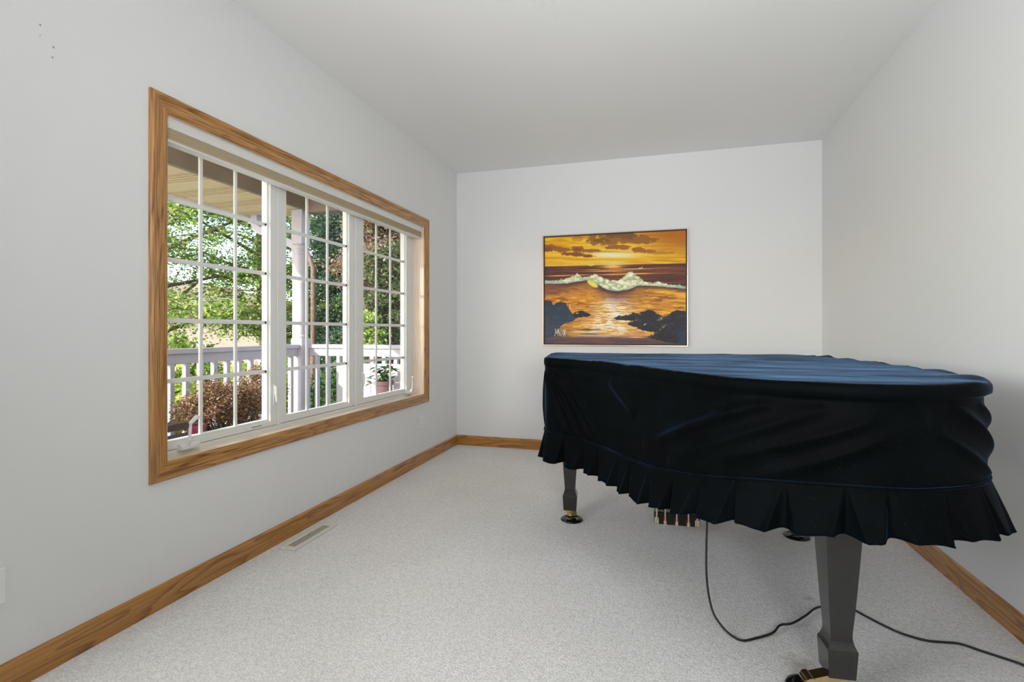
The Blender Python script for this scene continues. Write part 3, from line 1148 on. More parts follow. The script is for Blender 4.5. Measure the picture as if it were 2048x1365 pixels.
    nt.links.new(tc.outputs['Object'], no.inputs['Vector'])
    b = N(nt, 'ShaderNodeBump')
    b.inputs['Strength'].default_value = 0.3
    b.inputs['Distance'].default_value = 0.001
    nt.links.new(no.outputs['Fac'], b.inputs['Height'])
    nt.links.new(b.outputs['Normal'], p.inputs['Normal'])
    o = np_mesh('canvas', V, F, m, root)
    ca = o.data.color_attributes.new('paint', 'FLOAT_COLOR', 'POINT')
    ca.data.foreach_set('color', rgba.ravel())
    return root


make_painting()

# ================================================================== grand piano under its cover
OUT = [(-.70, 3.345), (-.69, 3.2), (-.655, 2.95), (-.622, 2.755), (-.585, 2.69), (-.46, 2.615), (-.337, 2.51), (-.19, 2.32), (-.064, 2.12), (.03, 1.98), (.126, 1.85),
       (.21, 1.745), (.316, 1.668), (.41, 1.625), (.52, 1.607), (.65, 1.63), (.765, 1.682), (.88, 1.765), (.958, 1.89), (.995, 2.1), (1.0, 2.4), (.982, 2.8),
       (.945, 3.2), (.915, 3.5), (.89, 3.565), (.83, 3.58), (.4, 3.525), (0, 3.475), (-.6, 3.405), (-.685, 3.388)]


def catmull_closed(P, n):
    P = np.array(P, float)
    k = len(P)
    out = []
    for i in range(k):
        p0, p1, p2, p3 = P[(i - 1) % k], P[i], P[(i + 1) % k], P[(i + 2) % k]
        l = np.linalg.norm(p2 - p1)
        m1 = (p2 - p0) / (np.linalg.norm(p2 - p0) + 1e-9) * l
        m2 = (p3 - p1) / (np.linalg.norm(p3 - p1) + 1e-9) * l
        for t in np.linspace(0, 1, 40, endpoint=False):
            h00 = 2 * t ** 3 - 3 * t ** 2 + 1
            h10 = t ** 3 - 2 * t ** 2 + t
            h01 = -2 * t ** 3 + 3 * t ** 2
            h11 = t ** 3 - t ** 2
            out.append(h00 * p1 + h10 * m1 + h01 * p2 + h11 * m2)
    out = np.array(out)
    d = np.linalg.norm(np.roll(out, -1, 0) - out, axis=1)
    s = np.concatenate([[0], np.cumsum(d)])
    tot = s[-1]
    q = np.linspace(0, tot, n, endpoint=False)
    cl = np.vstack([out, out[:1]])
    res = np.stack([np.interp(q, s, cl[:, 0]), np.interp(q, s, cl[:, 1])], -1)
    return res, q, tot


def outline_normals(P, smooth=7):
    t = np.roll(P, -smooth, 0) - np.roll(P, smooth, 0)
    n = np.stack([t[:, 1], -t[:, 0]], -1)
    n /= np.linalg.norm(n, axis=1)[:, None]
    # outward
    c = np.array([0.3, 2.6])
    if np.mean(np.sum(n * (P - c), 1)) < 0:
        n = -n
    return n


def make_cover():
    NS = 1500
    P, q, tot = catmull_closed(OUT, NS)
    nrm = outline_normals(P)
    corner = np.argmin(np.hypot(P[:, 0] + .60, P[:, 1] - 2.71))
    L = (q - q[corner])
    L = np.where(L > tot * 0.62, L - tot, L)            # metres along the edge from the left front corner
    X, Y = P[:, 0], P[:, 1]
    seam = np.interp(Y, [1.60, 1.66, 1.72, 1.85, 2.0, 2.1, 2.3, 2.6, 3.6], [.717, .702, .686, .650, .622, .607, .599, .600, .600])
    right = (0.712 - 0.055 * sstep(2.0, 3.2, Y)) * sstep(0.40, 0.62, X) * (Y < 3.4)
    seam = np.maximum(seam, right)
    ker = np.hanning(61)
    seam = np.convolve(np.concatenate([seam[-30:], seam, seam[:30]]), ker / ker.sum(), 'valid')
    ZT = 1.000
    lip = 0.005 + 0.014 * sstep(0.1, 0.6, X) * sstep(2.6, 2.0, Y)
    root = thing('piano_cover', (0.25, 2.6, 0.44), 'dark navy velvet cover with pleated ruffle draped over the grand piano', 'piano cover')

    rows = []                                            # (xy, z)
    cen = np.array([0.30, 2.58])
    NR = 46
    for k in range(1, NR + 1):
        s = (k / NR) ** 0.85
        xy = cen + (P - nrm * 0.012 - cen) * s
        xx, yy = xy[:, 0], xy[:, 1]
        rip = (fbm(xx * 1.6 + yy * 0.9, yy * 9 - xx * 2.0, 5) - 0.5) * 0.010 + (fbm(xx * 3 + yy, yy * 26 - xx * 7, 8) - 0.5) * 0.005
        rip = rip * (0.35 + 0.65 * sstep(2.2, 3.2, yy) + 0.5 * sstep(0.85, 1.0, s))
        edge_wave = 0.004 * np.sin(L * 23) * sstep(0.9, 1.0, s) * sstep(0.7, 0.95, X)
        rows.append((xy, ZT + rip + edge_wave))
    zt_edge = rows[-1][1]
    rows.append((P - nrm * 0.004, zt_edge - 0.003))
    rows.append((P, zt_edge - 0.010))
    rows.append((P + nrm * 0.001, np.full(NS, ZT - 0.022)))
    rows.append((P, np.full(NS, ZT - 0.036)))
    rows.append((P - nrm * (lip * 0.6)[:, None], np.full(NS, ZT - 0.043)))
    zs0 = ZT - 0.050
    folds = [((.00, .97), (.24, .60), .010, .012), ((.04, .96), (.34, .61), .011, .014), ((-.02, .92), (.16, .60), .008, .010), ((.02, .98), (.45, .60), .006, .016),
             ((.06, .975), (.36, .915), .008, .014), ((.10, .965), (.40, .93), .006, .010),
             ((.52, .90), (.70, .795), .009, .030), ((.60, .93), (.95, .955), .006, .020),
             ((1.38, .93), (.78, .68), .012, .030), ((1.30, .90), (.90, .73), .006, .016), ((1.52, .92), (.95, .66), .010, .034), ((1.66, .90), (1.12, .69), .009, .030), ((1.80, .90), (1.35, .70), .008, .03),
             ((1.92, .93), (2.24, .74), .010, .022), ((1.86, .86), (2.14, .70), .008, .018), ((2.05, .93), (2.30, .80), .008, .02),
             ((-.25, .95), (-.05, .62), .008, .02), ((-.45, .95), (-.2, .6), .008, .02)]
    T = np.linspace(0, 1, 56)
    base_off = -lip
    for t in T:
        z = zs0 + (seam - zs0) * t
        o = base_off + 0.0 * z
        for (a, b, amp, w) in folds:
            dx, dz = b[0] - a[0], b[1] - a[1]
            l2 = dx * dx + dz * dz
            tt = np.clip(((L - a[0]) * dx + (z - a[1]) * dz) / l2, 0, 1)
            d = np.hypot(L - a[0] - tt * dx, z - a[1] - tt * dz)
            taper = np.sin(np.pi * np.clip(0.12 + 0.88 * tt, 0, 1)) ** 0.6
            o = o + 2.1 * amp * taper * np.exp(-(d / (w * 0.85)) ** 1.6) * sstep(0, 0.12, t) * sstep(1.02, 0.9, t)
        # slack cloth: broad hollow in the middle, fuller low down
        o = o - 0.016 * np.exp(-((L - 0.72) / 0.26) ** 2 - ((z - 0.82) / 0.11) ** 2)
        o = o + 0.012 * (fbm(L * 2.6 + 4, z * 3.0, 31) - 0.5) * sstep(0, 0.2, t)
        o = o + 0.012 * t ** 2 * sstep(1.5, 2.2, L)
        rows.append((P + nrm * o[:, None], z))
        last_off = o
    V = np.concatenate([[[cen[0], cen[1], ZT]]] + [np.column_stack([xy, z]) for xy, z in rows])
    nr = len(rows)
    idx = 1 + np.arange(nr * NS).reshape(nr, NS)
    nx_ = np.roll(idx, -1, 1)
    F = np.stack([idx[:-1], idx[1:], nx_[1:], nx_[:-1]], -1).reshape(-1, 4)
    o_ = np_mesh('drape', V, F, M['velvet'], root, smooth=True)
    # centre fan
    bm = bmesh.new()
    bm.from_mesh(o_.data)
    bm.verts.ensure_lookup_table()
    for k in range(NS):
        f = bm.faces.new([bm.verts[0], bm.verts[1 + k], bm.verts[1 + (k + 1) % NS]])
        f.smooth = True
    bmesh.ops.recalc_face_normals(bm, faces=bm.faces)
    bm.to_mesh(o_.data)
    bm.free()
    # piping along the seam
    Pz = P + nrm * (last_off + 0.003)[:, None]
    st_ = slice(None, None, 5)
    pts = [Vector((a[0], a[1], z)) for a, z in zip(Pz[st_], seam[st_])]
    n = len(pts)
    pv, pf = [], []
    for i, p in enumerate(pts):
        nv = Vector((nrm[st_][i][0], nrm[st_][i][1], 0))
        for k in range(6):
            a = 2 * math.pi * k / 6
            pv.append(p + nv * (0.0042 * math.cos(a)) + Vector((0, 0, 0.0042 * math.sin(a))))
    for i in range(n):
        j = (i + 1) % n
        for k in range(6):
            l = (k + 1) % 6
            pf.append((i * 6 + k, i * 6 + l, j * 6 + l, j * 6 + k))
    mesh_obj('seam_piping', pv, pf, M['velvet'], root, smooth=True)
    # pleated ruffle
    NR2 = 3000
    P2, q2, tot2 = catmull_closed(OUT, NR2)
    n2 = outline_normals(P2, 12)
    q2c = q2 - q2[np.argmin(np.hypot(P2[:, 0] + .60, P2[:, 1] - 2.71))]
    q2c = np.where(q2c > tot2 * 0.62, q2c - tot2, q2c)
    lo2 = np.interp(q2, q, last_off, period=tot)
    se2 = np.interp(q2, q, seam, period=tot)
    npl = 43
    rr = np.random.default_rng(3)
    jit = rr.uniform(-0.22, 0.22, npl)
    dep = rr.uniform(0.7, 1.25, npl)
    wid = rr.uniform(0.75, 1.3, npl)
    ph0 = q2 / tot2 * npl
    ii = np.floor(ph0).astype(int) % npl
    ph = ph0 - np.floor(ph0) - 0.5 - jit[ii] * 0.8
    tail = sstep(2.2, 1.75, P2[:, 1])
    rows2 = []
    NT = 18
    for k in range(NT + 1):
        t = k / NT
        w = (0.03 + 0.21 * t) * wid[ii]
        a = np.clip(1 - np.abs(ph) / w, 0, 1)
        valley = np.sin(a * np.pi / 2) ** 0.9
        # the flat faces between pleats stand proud, one edge folded sharper than the other
        skew = np.clip(1 - np.abs(ph + w * 0.9) / (0.10 + 0.05 * t), 0, 1)
        off = lo2 + 0.002 + 0.030 * t + 0.020 * t * tail - (0.036 * t * dep[ii]) * valley + 0.010 * t * skew
        ln = 0.147 - 0.018 * tail - 0.005 * valley + 0.004 * np.sin(q2 * 31) + 0.003 * np.sin(q2 * 53 + 1)
        z = se2 - ln * t - 0.002
        rows2.append(np.column_stack([P2 + n2 * off[:, None], z]))
    V = np.concatenate(rows2)
    idx = np.arange((NT + 1) * NR2).reshape(NT + 1, NR2)
    nx_ = np.roll(idx, -1, 1)
    F = np.stack([idx[:-1], idx[1:], nx_[1:], nx_[:-1]], -1).reshape(-1, 4)
    np_mesh('pleated_ruffle', V, F, M['velvet'], root, smooth=True)
    hem = rows2[-1][::4]
    n = len(hem)
    hv, hf = [], []
    nn = n2[::4]
    for i in range(n):
        nv = Vector((nn[i][0], nn[i][1], 0))
        p = Vector(hem[i])
        for k in range(5):
            a = 2 * math.pi * k / 5
            hv.append(p + nv * (0.003 * math.cos(a)) + Vector((0, 0, 0.003 * math.sin(a))))
    for i in range(n):
        j = (i + 1) % n
        for k in range(5):
            l = (k + 1) % 5
            hf.append((i * 5 + k, i * 5 + l, j * 5 + l, j * 5 + k))
    mesh_obj('hem', hv, hf, M['velvet'], root, smooth=True)


def make_piano():
    A = R(5.5)
    ca, sa = math.cos(A), math.sin(A)
    root = thing('grand_piano', (0.25, 2.6, 0), 'black grand piano on three tapered legs under a velvet cover', 'piano')
    P, q, tot = catmull_closed(OUT, 160)
    nrm = outline_normals(P, 2)
    Q = P - nrm * 0.045
    sec = lambda z: [(a[0], a[1], z) for a in Q]
    MB().sections([sec(0.635), sec(0.950)]).build('case', M['piano'], root)
    MB().sections([[(a[0], a[1], 0.952) for a in P - nrm * 0.030], [(a[0], a[1], 0.978) for a in P - nrm * 0.030]]).build('lid', M['piano_gloss'], root)

    def sq(cx, cy, h, z, ang=A):
        c_, s_ = math.cos(ang), math.sin(ang)
        return [(cx + h * (a * c_ - b * s_), cy + h * (a * s_ + b * c_), z) for a, b in ((-1, -1), (1, -1), (1, 1), (-1, 1))]

    def leg(cx, cy, cupx, cupy, label):
        prof = [(0.635, .056), (0.60, .0545), (0.45, .0475), (0.30, .0385), (0.205, .0315), (0.190, .0313), (0.178, .0335), (0.168, .0365), (0.160, .0400), (0.155, .0425), (0.150, .0430), (0.066, .0385), (0.064, .0375)]
        l = MB().sections([sq(cx, cy, h, z) for z, h in prof]).build('leg', M['piano'], root)
        l['label'] = label
        d = Vector((cupx - cx, cupy - cy, 0))
        dn = d.normalized()
        sd_ = Vector((-dn.y, dn.x, 0))
        # brass fork sloping from the block down to the wheel
        w = 0.020
        top = Vector((cx, cy, 0.064))
        whl = Vector((cupx, cupy, 0.033))
        fk = MB()
        a0 = top + Vector((0, 0, 0)) - dn * 0.030
        a1 = top + dn * 0.030
        pts = [a0, a1, whl + dn * 0.020 + Vector((0, 0, 0.010)), whl + dn * 0.014 - Vector((0, 0, 0.012)), whl - dn * 0.020, a0 - Vector((0, 0, 0.014))]
        fk.poly([p - sd_ * w for p in pts], sd_ * (2 * w))
        fk.build('caster_fork', M['brass'], l)
        wm = MB()
        mtx = Matrix.Translation(whl) @ sd_.to_track_quat('Z', 'Y').to_matrix().to_4x4()
        ring = []
        sc = []
        for hh, rad in ((-.026, .014), (-.024, .019), (.024, .019), (.026, .014)):
            sc.append([mtx @ Vector((rad * math.cos(2 * math.pi * k / 20), rad * math.sin(2 * math.pi * k / 20), hh)) for k in range(20)])
        wm.sections(sc)
        wm.build('caster_wheel', M['brass'], l, smooth='auto')

    leg(-.533, 3.085, -.522, 3.075, 'far left front leg')
    leg(.735, 3.20, .722, 3.175, 'far right front leg')
    leg(.535, 1.845, .450, 1.828, 'near tail leg')
    # pedal lyre between the two front legs, seen from behind
    cx, cy = 0.080, 3.045
    rot = Matrix.Translation((cx, cy, 0)) @ Matrix.Rotation(R(2.5), 4, 'Z')

    def rp(p):
        return rot @ Vector(p)
    MB().box((-.122, -.045, .056), (.122, .075, .126), .004, rot).build('pedal_box', M['piano_gloss'], root)
    for sx in (-.075, .075):
        MB().box((sx - .016, 0.0, .124), (sx + .016, .03, .64), .004, rot).build('lyre_post', M['piano_gloss'], root)
    for sx in (-.062, .0, .062):
        pr = MB().tube([rp((sx, -.0505, .078)), rp((sx, -.0505, .64))], 0.0042, 10).build('pedal_rod', M['brass_pale'], root, smooth='auto')
        MB().tube([rp((sx, -.0505, .060)), rp((sx, -.0505, .079))], .0085, 12).build('rod_cap', M['brass_pale'], pr, smooth='auto')
        MB().box((sx - .014, -.0462, .062), (sx + .014, -.0445, .098), 0.001, rot).build('felt_bushing', M['felt'], pr)
    for sx in (-.062, .0, .062):
        MB().box((sx - .014, .07, .070), (sx + .014, .17, .078), .002, rot).build('pedal', M['brass'], root)
    for sx in (-1, 1):
        br = MB().tube([rp((sx * .108, -.050, .082)), rp((sx * .108, -.10, .30)), rp((sx * .108, -.175, .64))], 0.0052, 10).build('lyre_brace', M['brass_pale'], root, smooth='auto')
        MB().box((sx * .108 - .0115, -.0485, .060), (sx * .108 + .0115, -.0445, .094), .001, rot).build('brace_bracket', M['brass_pale'], br)
        for zz in (.067, .079):
            MB().lathe([(.0022, -.0512), (.0022, -.0484)], rp((sx * .108, 0, zz)), 8, 'Y').build('screw', M['dark'], br)
    # cups under the casters are things of their own
    for (ux, uy, lab) in ((-.522, 3.075, 'black caster cup under the far left piano leg'), (.722, 3.175, 'black caster cup under the far right piano leg'),
                          (.450, 1.828, 'black caster cup under the near piano leg')):
        c = MB().lathe([(.066, 0.0), (.068, .003), (.064, .010), (.052, .016), (.047, .0165), (.042, .012), (.038, .011), (.001, .011)], (ux, uy, 0), 40).build('caster_cup', M['piano_gloss'], None, smooth='auto')
        tag(c, lab, 'caster cup', 'caster cups under the piano')


make_cover()
make_piano()

# power cord from the piano underside along the carpet
r_ = 0.0042
cpts = [(.172, 2.135, .64), (.172, 2.13, .45), (.168, 2.125, .30), (.168, 2.12, .20), (.176, 2.115, .12), (.192, 2.10, .06), (.222, 2.075, .026), (.252, 2.055, .010), (.287, 2.043, .0045),
        (.337, 2.072, .0055), (.401, 2.117, .010), (.436, 2.165, .018), (.482, 2.185, .022), (.545, 2.255, .024), (.61, 2.350, .016), (.694, 2.403, .008), (.751, 2.399, .0045),
        (.782, 2.359, .0045), (.817, 2.311, .005), (.865, 2.263, .0045), (.932, 2.234, .005), (.988, 2.237, .006), (1.044, 2.245, .005), (1.091, 2.219, .0045), (1.137, 2.194, .0045),
        (1.186, 2.161, .005), (1.225, 2.09, .0045), (1.235, 1.9, .0045), (1.235, 1.5, .0045)]
dense = []
for i in range(len(cpts) - 1):
    p0, p1, p2, p3 = [Vector(cpts[max(0, min(len(cpts) - 1, i + k))]) for k in (-1, 0, 1, 2)]
    for t in (0, .2, .4, .6, .8):
        dense.append(0.5 * ((2 * p1) + (p2 - p0) * t + (2 * p0 - 5 * p1 + 4 * p2 - p3) * t * t + (-p0 + 3 * p1 - 3 * p2 + p3) * t ** 3))
dense.append(Vector(cpts[-1]))
for p in dense:
    p.z = max(p.z, r_ + 0.0003)
tag(MB().tube(dense, r_, 8).build('power_cord', M['rubber'], None, smooth=True), 'thin black power cord hanging from the piano and trailing over the carpet', 'cord')

# ================================================================== porch outside the window
struct(box('porch_floor', (-3.62, -4.5, -0.14), (XL - TH - 0.02, 4.56, -0.02), M['deck']), 'grey porch deck')
struct(box('ground', (-60, -30, -0.9), (XL - TH - 0.5, 70, -0.75), M['lawn']), 'lawn beyond the porch')
struct(box('bounce_slab', (-16, -30, -0.752), (-3.7, 3.4, -0.735), M['concrete']), 'pale concrete slab added to bounce light up to the soffit')  # pale ground slab added to brighten the soffit from below
RXc = -3.5
RYf = 4.42
roof = tag(empty('porch_roof', (-3.2, 2.5, 2.36)), 'tan porch beam and cream vented soffit outside the window top', 'porch roof')
box('side_beam', (-3.465, -4.5, 2.362), (-3.425, 4.49, 2.66), M['beam'], roof)
box('end_beam', (-3.425, 4.345, 2.340), (XL - TH - 0.01, 4.49, 2.66), M['beam'], roof)
box('porch_ceiling', (-3.425, -4.5, 2.60), (XL - TH - 0.01, 4.345, 2.66), M['soffit'], roof)
box('roof_deck', (-4.26, -4.5, 2.66), (XL - TH - 0.01, 4.62, 2.80), M['house_roof'], roof)
gb = MB()
gp = [(-4.205, 2.345), (-4.32, 2.365), (-4.335, 2.46), (-4.205, 2.46)]
gb.poly([(x, -4.5, z) for x, z in gp], (0, 9.25, 0))
gb.build('gutter', M['house_trim'], roof)
# soffit boards across the overhang
pw = 0.098
ven = [0, 0]
protoP = MB().box((-4.205, 0.0, 2.366), (-3.466, pw - 0.012, 2.376), 0.002).build('soffit_board', M['soffit'], roof)
vb = MB()
for k in range(2):
    y0 = 0.006 + k * 0.044
    vb.box((-4.205, y0 - 0.006, 2.366), (-3.466, y0, 2.376))
vb.box((-4.205, pw - 0.012, 2.366), (-3.466, pw - 0.006, 2.376))
nsl = 46
for k in range(nsl):
    xx = -4.205 + 0.735 * k / nsl
    vb.box((xx, 0.004, 2.367), (xx + 0.0085, pw - 0.008, 2.3755))
protoV = vb.build('vented_soffit_board', M['soffit'], roof)
box('soffit_backing', (-4.205, -4.5, 2.377), (-3.466, 4.56, 2.384), M['beam'], roof)
kk = 0
yy = 1.9
usedP = usedV = False
while yy < 4.52:
    if kk % 4 < 2:
        if not usedV:
            protoV.location.y += yy
            baseV = yy
            usedV = True
        else:
            dup(protoV, roof, (0, yy - baseV, 0))
    else:
        if not usedP:
            protoP.location.y += yy
            baseP = yy
            usedP = True
        else:
            dup(protoP, roof, (0, yy - baseP, 0))
    yy += pw
    kk += 1
box('plain_soffit', (-4.205, -4.5, 2.366), (-3.466, 1.894, 2.376), M['soffit'], roof)

# corner column: square base and head, turned shaft
colm = thing('porch_column', (RXc, 4.35, -0.02), 'white turned porch column at the railing corner', 'column')
cxm, cym = -3.5, 4.352
MB().box((cxm - .066, cym - .066, -0.02), (cxm + .066, cym + .066, 1.075), .004).build('square_base', M['white_paint'], colm)
MB().lathe([(.050, 1.070), (.060, 1.083), (.060, 1.10), (.048, 1.115), (.054, 1.14), (.048, 1.16), (.055, 1.19), (.0565, 1.4), (.055, 1.62), (.059, 1.63), (.055, 1.645), (.0535, 1.8),
            (.052, 1.90), (.057, 1.912), (.052, 1.925), (.057, 1.94), (.052, 1.953), (.057, 1.966), (.052, 1.98), (.060, 2.0), (.050, 2.022)], (cxm, cym, 0), 36).build('turned_shaft', M['white_paint'], colm, smooth='auto')
MB().box((cxm - .064, cym - .064, 2.018), (cxm + .064, cym + .064, 2.3655), .006).build('square_head', M['white_paint'], colm)
dsp = thing('downspout', (-3.60, 4.40, -0.05), 'white downspout elbow running from the gutter back to the porch column', 'downspout')


def square_pipe(pts, h):
    """square pipe mitred through points lying in one X-Z plane"""
    secs = []
    for i, p in enumerate(pts):
        a = Vector(pts[max(i - 1, 0)])
        b = Vector(pts[min(i + 1, len(pts) - 1)])
        t = (b - a).normalized()
        n = Vector((t.z, 0, -t.x))
        p = Vector(p)
        y = Vector((0, 1, 0))
        secs.append([p + n * h - y * h, p + n * h + y * h, p - n * h + y * h, p - n * h - y * h])
    return MB().sections(secs)


square_pipe([(-4.12, 4.43, 2.40), (-4.12, 4.43, 2.27), (-4.10, 4.43, 2.235), (-4.05, 4.43, 2.205), (-3.68, 4.43, 2.055), (-3.62, 4.43, 2.02), (-3.60, 4.43, 1.97)], .038).build('elbow', M['white_paint'], dsp)
square_pipe([(-3.60, 4.43, 1.975), (-3.60, 4.43, -.6)], .036).build('drop_pipe', M['white_paint'], dsp)


def railing(name, label, a, b, skip_first=False):
    """railing from a to b (x,y), balusters as parts"""
    a = Vector((a[0], a[1], 0))
    b = Vector((b[0], b[1], 0))
    d = (b - a).normalized()
    n = Vector((-d.y, d.x, 0))
    ln = (b - a).length
    root = thing(name, (a + b) / 2 - Vector((0, 0, 0.02)), label, 'railing')
    ang = math.atan2(d.y, d.x)
    mt = Matrix.Translation(a) @ Matrix.Rotation(ang, 4, 'Z')
    MB().box((0, -.045, .974), (ln, .045, 1.013), .004, mt).build('cap_rail', M['white_paint'], root)
    MB().box((0, -.022, .897), (ln, .022, .974), .003, mt).build('sub_rail', M['white_paint'], root)
    MB().box((0, -.022, .06), (ln, .022, .13), .003, mt).build('bottom_rail', M['white_paint'], root)
    sp = 0.128
    nb = int(ln / sp)
    first = None
    for k in range(nb):
        t = (k + 0.6) * sp
        if t > ln - 0.03:
            break
        if first is None:
            first = MB().box((t - .019, -.019, .13), (t + .019, .019, .897), .002, mt).build('baluster', M['white_paint'], root)
            t0 = t
        else:
            dup(first, root, d * (t - t0))
    return root


railing('porch_railing', 'long white porch railing running beside the house wall', (RXc, 4.284), (RXc, 1.4))
railing('porch_railing', 'short white railing across the far end of the porch', (RXc + .068, RYf), (XL - TH - 0.03, RYf))

# ------------------------------------------------------------------ furniture and plants on the porch
ch = thing('patio_chair', (-2.72, 1.70, -0.02), 'brown wooden patio armchair at the near end of the window', 'chair')
for x in (-3.0, -2.44):
    for (y, z1) in ((1.98, 0.63), (1.45, 0.92)):
        MB().box((x - .025, y - .025, -.02), (x + .025, y + .025, z1), .004).build('leg', M['chair'], ch)
    MB().sections([[(x - .035, 2.15, .636), (x + .035, 2.15, .636), (x + .035, 2.15, .657), (x - .035, 2.15, .657)],
                   [(x - .045, 2.09, .633), (x + .045, 2.09, .633), (x + .045, 2.09, .667), (x - .045, 2.09, .667)],
                   [(x - .035, 1.43, .630), (x + .035, 1.43, .630), (x + .035, 1.43, .660), (x - .035, 1.43, .660)]]).build('armrest', M['chair'], ch)
    MB().poly([(x - .02, 2.00, .630), (x - .02, 1.91, .630), (x - .02, 1.99, .40)], (.04, 0, 0)).build('arm_bracket', M['chair'], ch)
for k in range(5):
    y = 1.49 + k * .105
    MB().box((-3.02, y, .38), (-2.42, y + .085, .405), .003).build('seat_slat', M['chair'], ch)
for k in range(5):
    x = -2.97 + k * .11
    MB().box((x, 1.42, .42), (x + .07, 1.442, .90), .003).build('back_slat', M['chair'], ch)

pl = thing('trough_planter', (-2.92, 2.86, -0.02), 'dark trough planter holding a dried shrub outside the near sash', 'planter')
MB().sections([[(-3.10, 2.50, -.02), (-2.74, 2.50, -.02), (-2.74, 3.28, -.02), (-3.10, 3.28, -.02)], [(-3.14, 2.44, .45), (-2.70, 2.44, .45), (-2.70, 3.34, .45), (-3.14, 3.34, .45)]]).build('trough', M['planter'], pl)
box('soil', (-3.12, 2.46, .435), (-2.72, 3.32, .448), M['soil'], pl)
mp = MB().lathe([(.030, -.02), (.034, 0.0), (.036, .30), (.042, .56), (.047, .58), (.046, .60), (.040, .60), (.036, .56)], (-2.60, 2.345, 0), 28).build('tall_vase', M['maroon'], None, smooth='auto')
tag(mp, 'tall maroon glazed pot beside the dried shrub', 'pot')


def leaf_cloud(name, centers, per, spread, size, mat, parent, flat=0.6, seed=1, aspect=0.55, droop=0.0):
    rg = np.random.default_rng(seed)
    C = np.repeat(np.asarray(centers, float), per, 0)
    n = len(C)
    sp = np.array(spread if hasattr(spread, '__len__') else (spread, spread, spread * flat))
    pos = C + rg.normal(0, 1, (n, 3)) * sp
    d = rg.normal(0, 1, (n, 3))
    d[:, 2] = d[:, 2] * 0.6 - droop
    d /= np.linalg.norm(d, axis=1)[:, None]
    e = rg.normal(0, 1, (n, 3))
    e -= d * np.sum(e * d, 1)[:, None]
    e /= np.linalg.norm(e, axis=1)[:, None]
    s = size * rg.uniform(0.6, 1.4, n)[:, None]
    a = pos - d * s * 0.5
    b = pos + e * s * aspect * 0.5
    c = pos + d * s * 0.5
    f = pos - e * s * aspect * 0.5
    V = np.stack([a, b, c, f], 1).reshape(-1, 3)
    F = np.arange(n * 4).reshape(n, 4)
    o = np_mesh(name, V, F, mat, parent)
    o['kind'] = 'stuff'
    return o


M['leaf_maple'] = leaf_mat('leaf_maple', [(70, 98, 44), (112, 140, 60), (156, 178, 86), (196, 208, 126), (92, 122, 60)], 0.42)
M['leaf_lime'] = leaf_mat('leaf_lime', [(112, 142, 62), (164, 186, 92), (206, 212, 136), (136, 164, 78)], 0.42)
M['leaf_conifer'] = leaf_mat('leaf_conifer', [(62, 90, 76), (96, 124, 104), (142, 164, 136), (80, 108, 80)], 0.3)
M['leaf_dark'] = leaf_mat('leaf_dark', [(52, 66, 46), (86, 104, 66), (128, 138, 92), (104, 86, 74)], 0.3)
M['leaf_purple'] = leaf_mat('leaf_purple', [(124, 92, 86), (168, 132, 118), (140, 146, 92), (196, 172, 150), (104, 80, 78)], 0.4)
M['leaf_hedge'] = leaf_mat('leaf_hedge', [(110, 142, 48), (170, 192, 72), (216, 222, 120), (84, 114, 46)], 0.42)
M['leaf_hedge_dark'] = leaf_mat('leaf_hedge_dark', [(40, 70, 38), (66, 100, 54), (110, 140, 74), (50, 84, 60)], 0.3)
M['leaf_dry'] = leaf_mat('leaf_dry', [(104, 86, 74), (150, 124, 100), (186, 156, 122), (84, 70, 62), (160, 112, 86)], 0.25)
M['leaf_pot'] = leaf_mat('leaf_pot', [(34, 62, 34), (60, 96, 48), (90, 126, 62)], 0.2)

ds = thing('dried_shrub', (-2.92, 2.86, .468), 'dried brown leafless-looking shrub in the trough planter', 'shrub')
rg = np.random.default_rng(11)
cs = []
stem = MB()
for k in range(150):
    u = rg.uniform(-1, 1)
    y = 2.88 + u * 0.36
    x = -2.92 + rg.normal(0, .085)
    hmax = 0.24 * math.sqrt(max(0.05, 1 - (u * 0.9) ** 2)) * (1.08 - 0.16 * u)
    z = .50 + hmax * rg.uniform(0.15, 1.0)
    cs.append((x, y, z))
    if k % 4 == 0:
        stem.tube([(x * 0.4 - 2.92 * 0.6, y * 0.6 + 2.88 * 0.4, .46), (x, y, z)], [.004, .002], 5)
for (y, x, h, nb) in ((3.16, -2.98, .36, 18), (2.79, -3.0, .36, 9), (3.22, -2.9, .28, 12)):
    p0 = Vector((x, y, .46))
    p1 = p0 + Vector((0.01, 0.02, h))
    stem.tube([p0, p0.lerp(p1, .5) + Vector((.01, -.01, 0)), p1], [.006, .004, .002], 5)
    for q in range(nb):
        t = rg.uniform(.35, 1)
        b0 = p0.lerp(p1, t)
        b1 = b0 + Vector((rg.normal(0, .03), rg.normal(0, .07), rg.uniform(.0, .07)))
        stem.tube([b0, b1], [.0028, .0015], 4)
        if nb > 10:
            cs.append(tuple(b1))
stem.build('twigs', M['bark_dark'], ds)
leaf_cloud('dry_leaves', cs, 150, (.032, .036, .028), .0165, M['leaf_dry'], ds, seed=12, aspect=0.5)

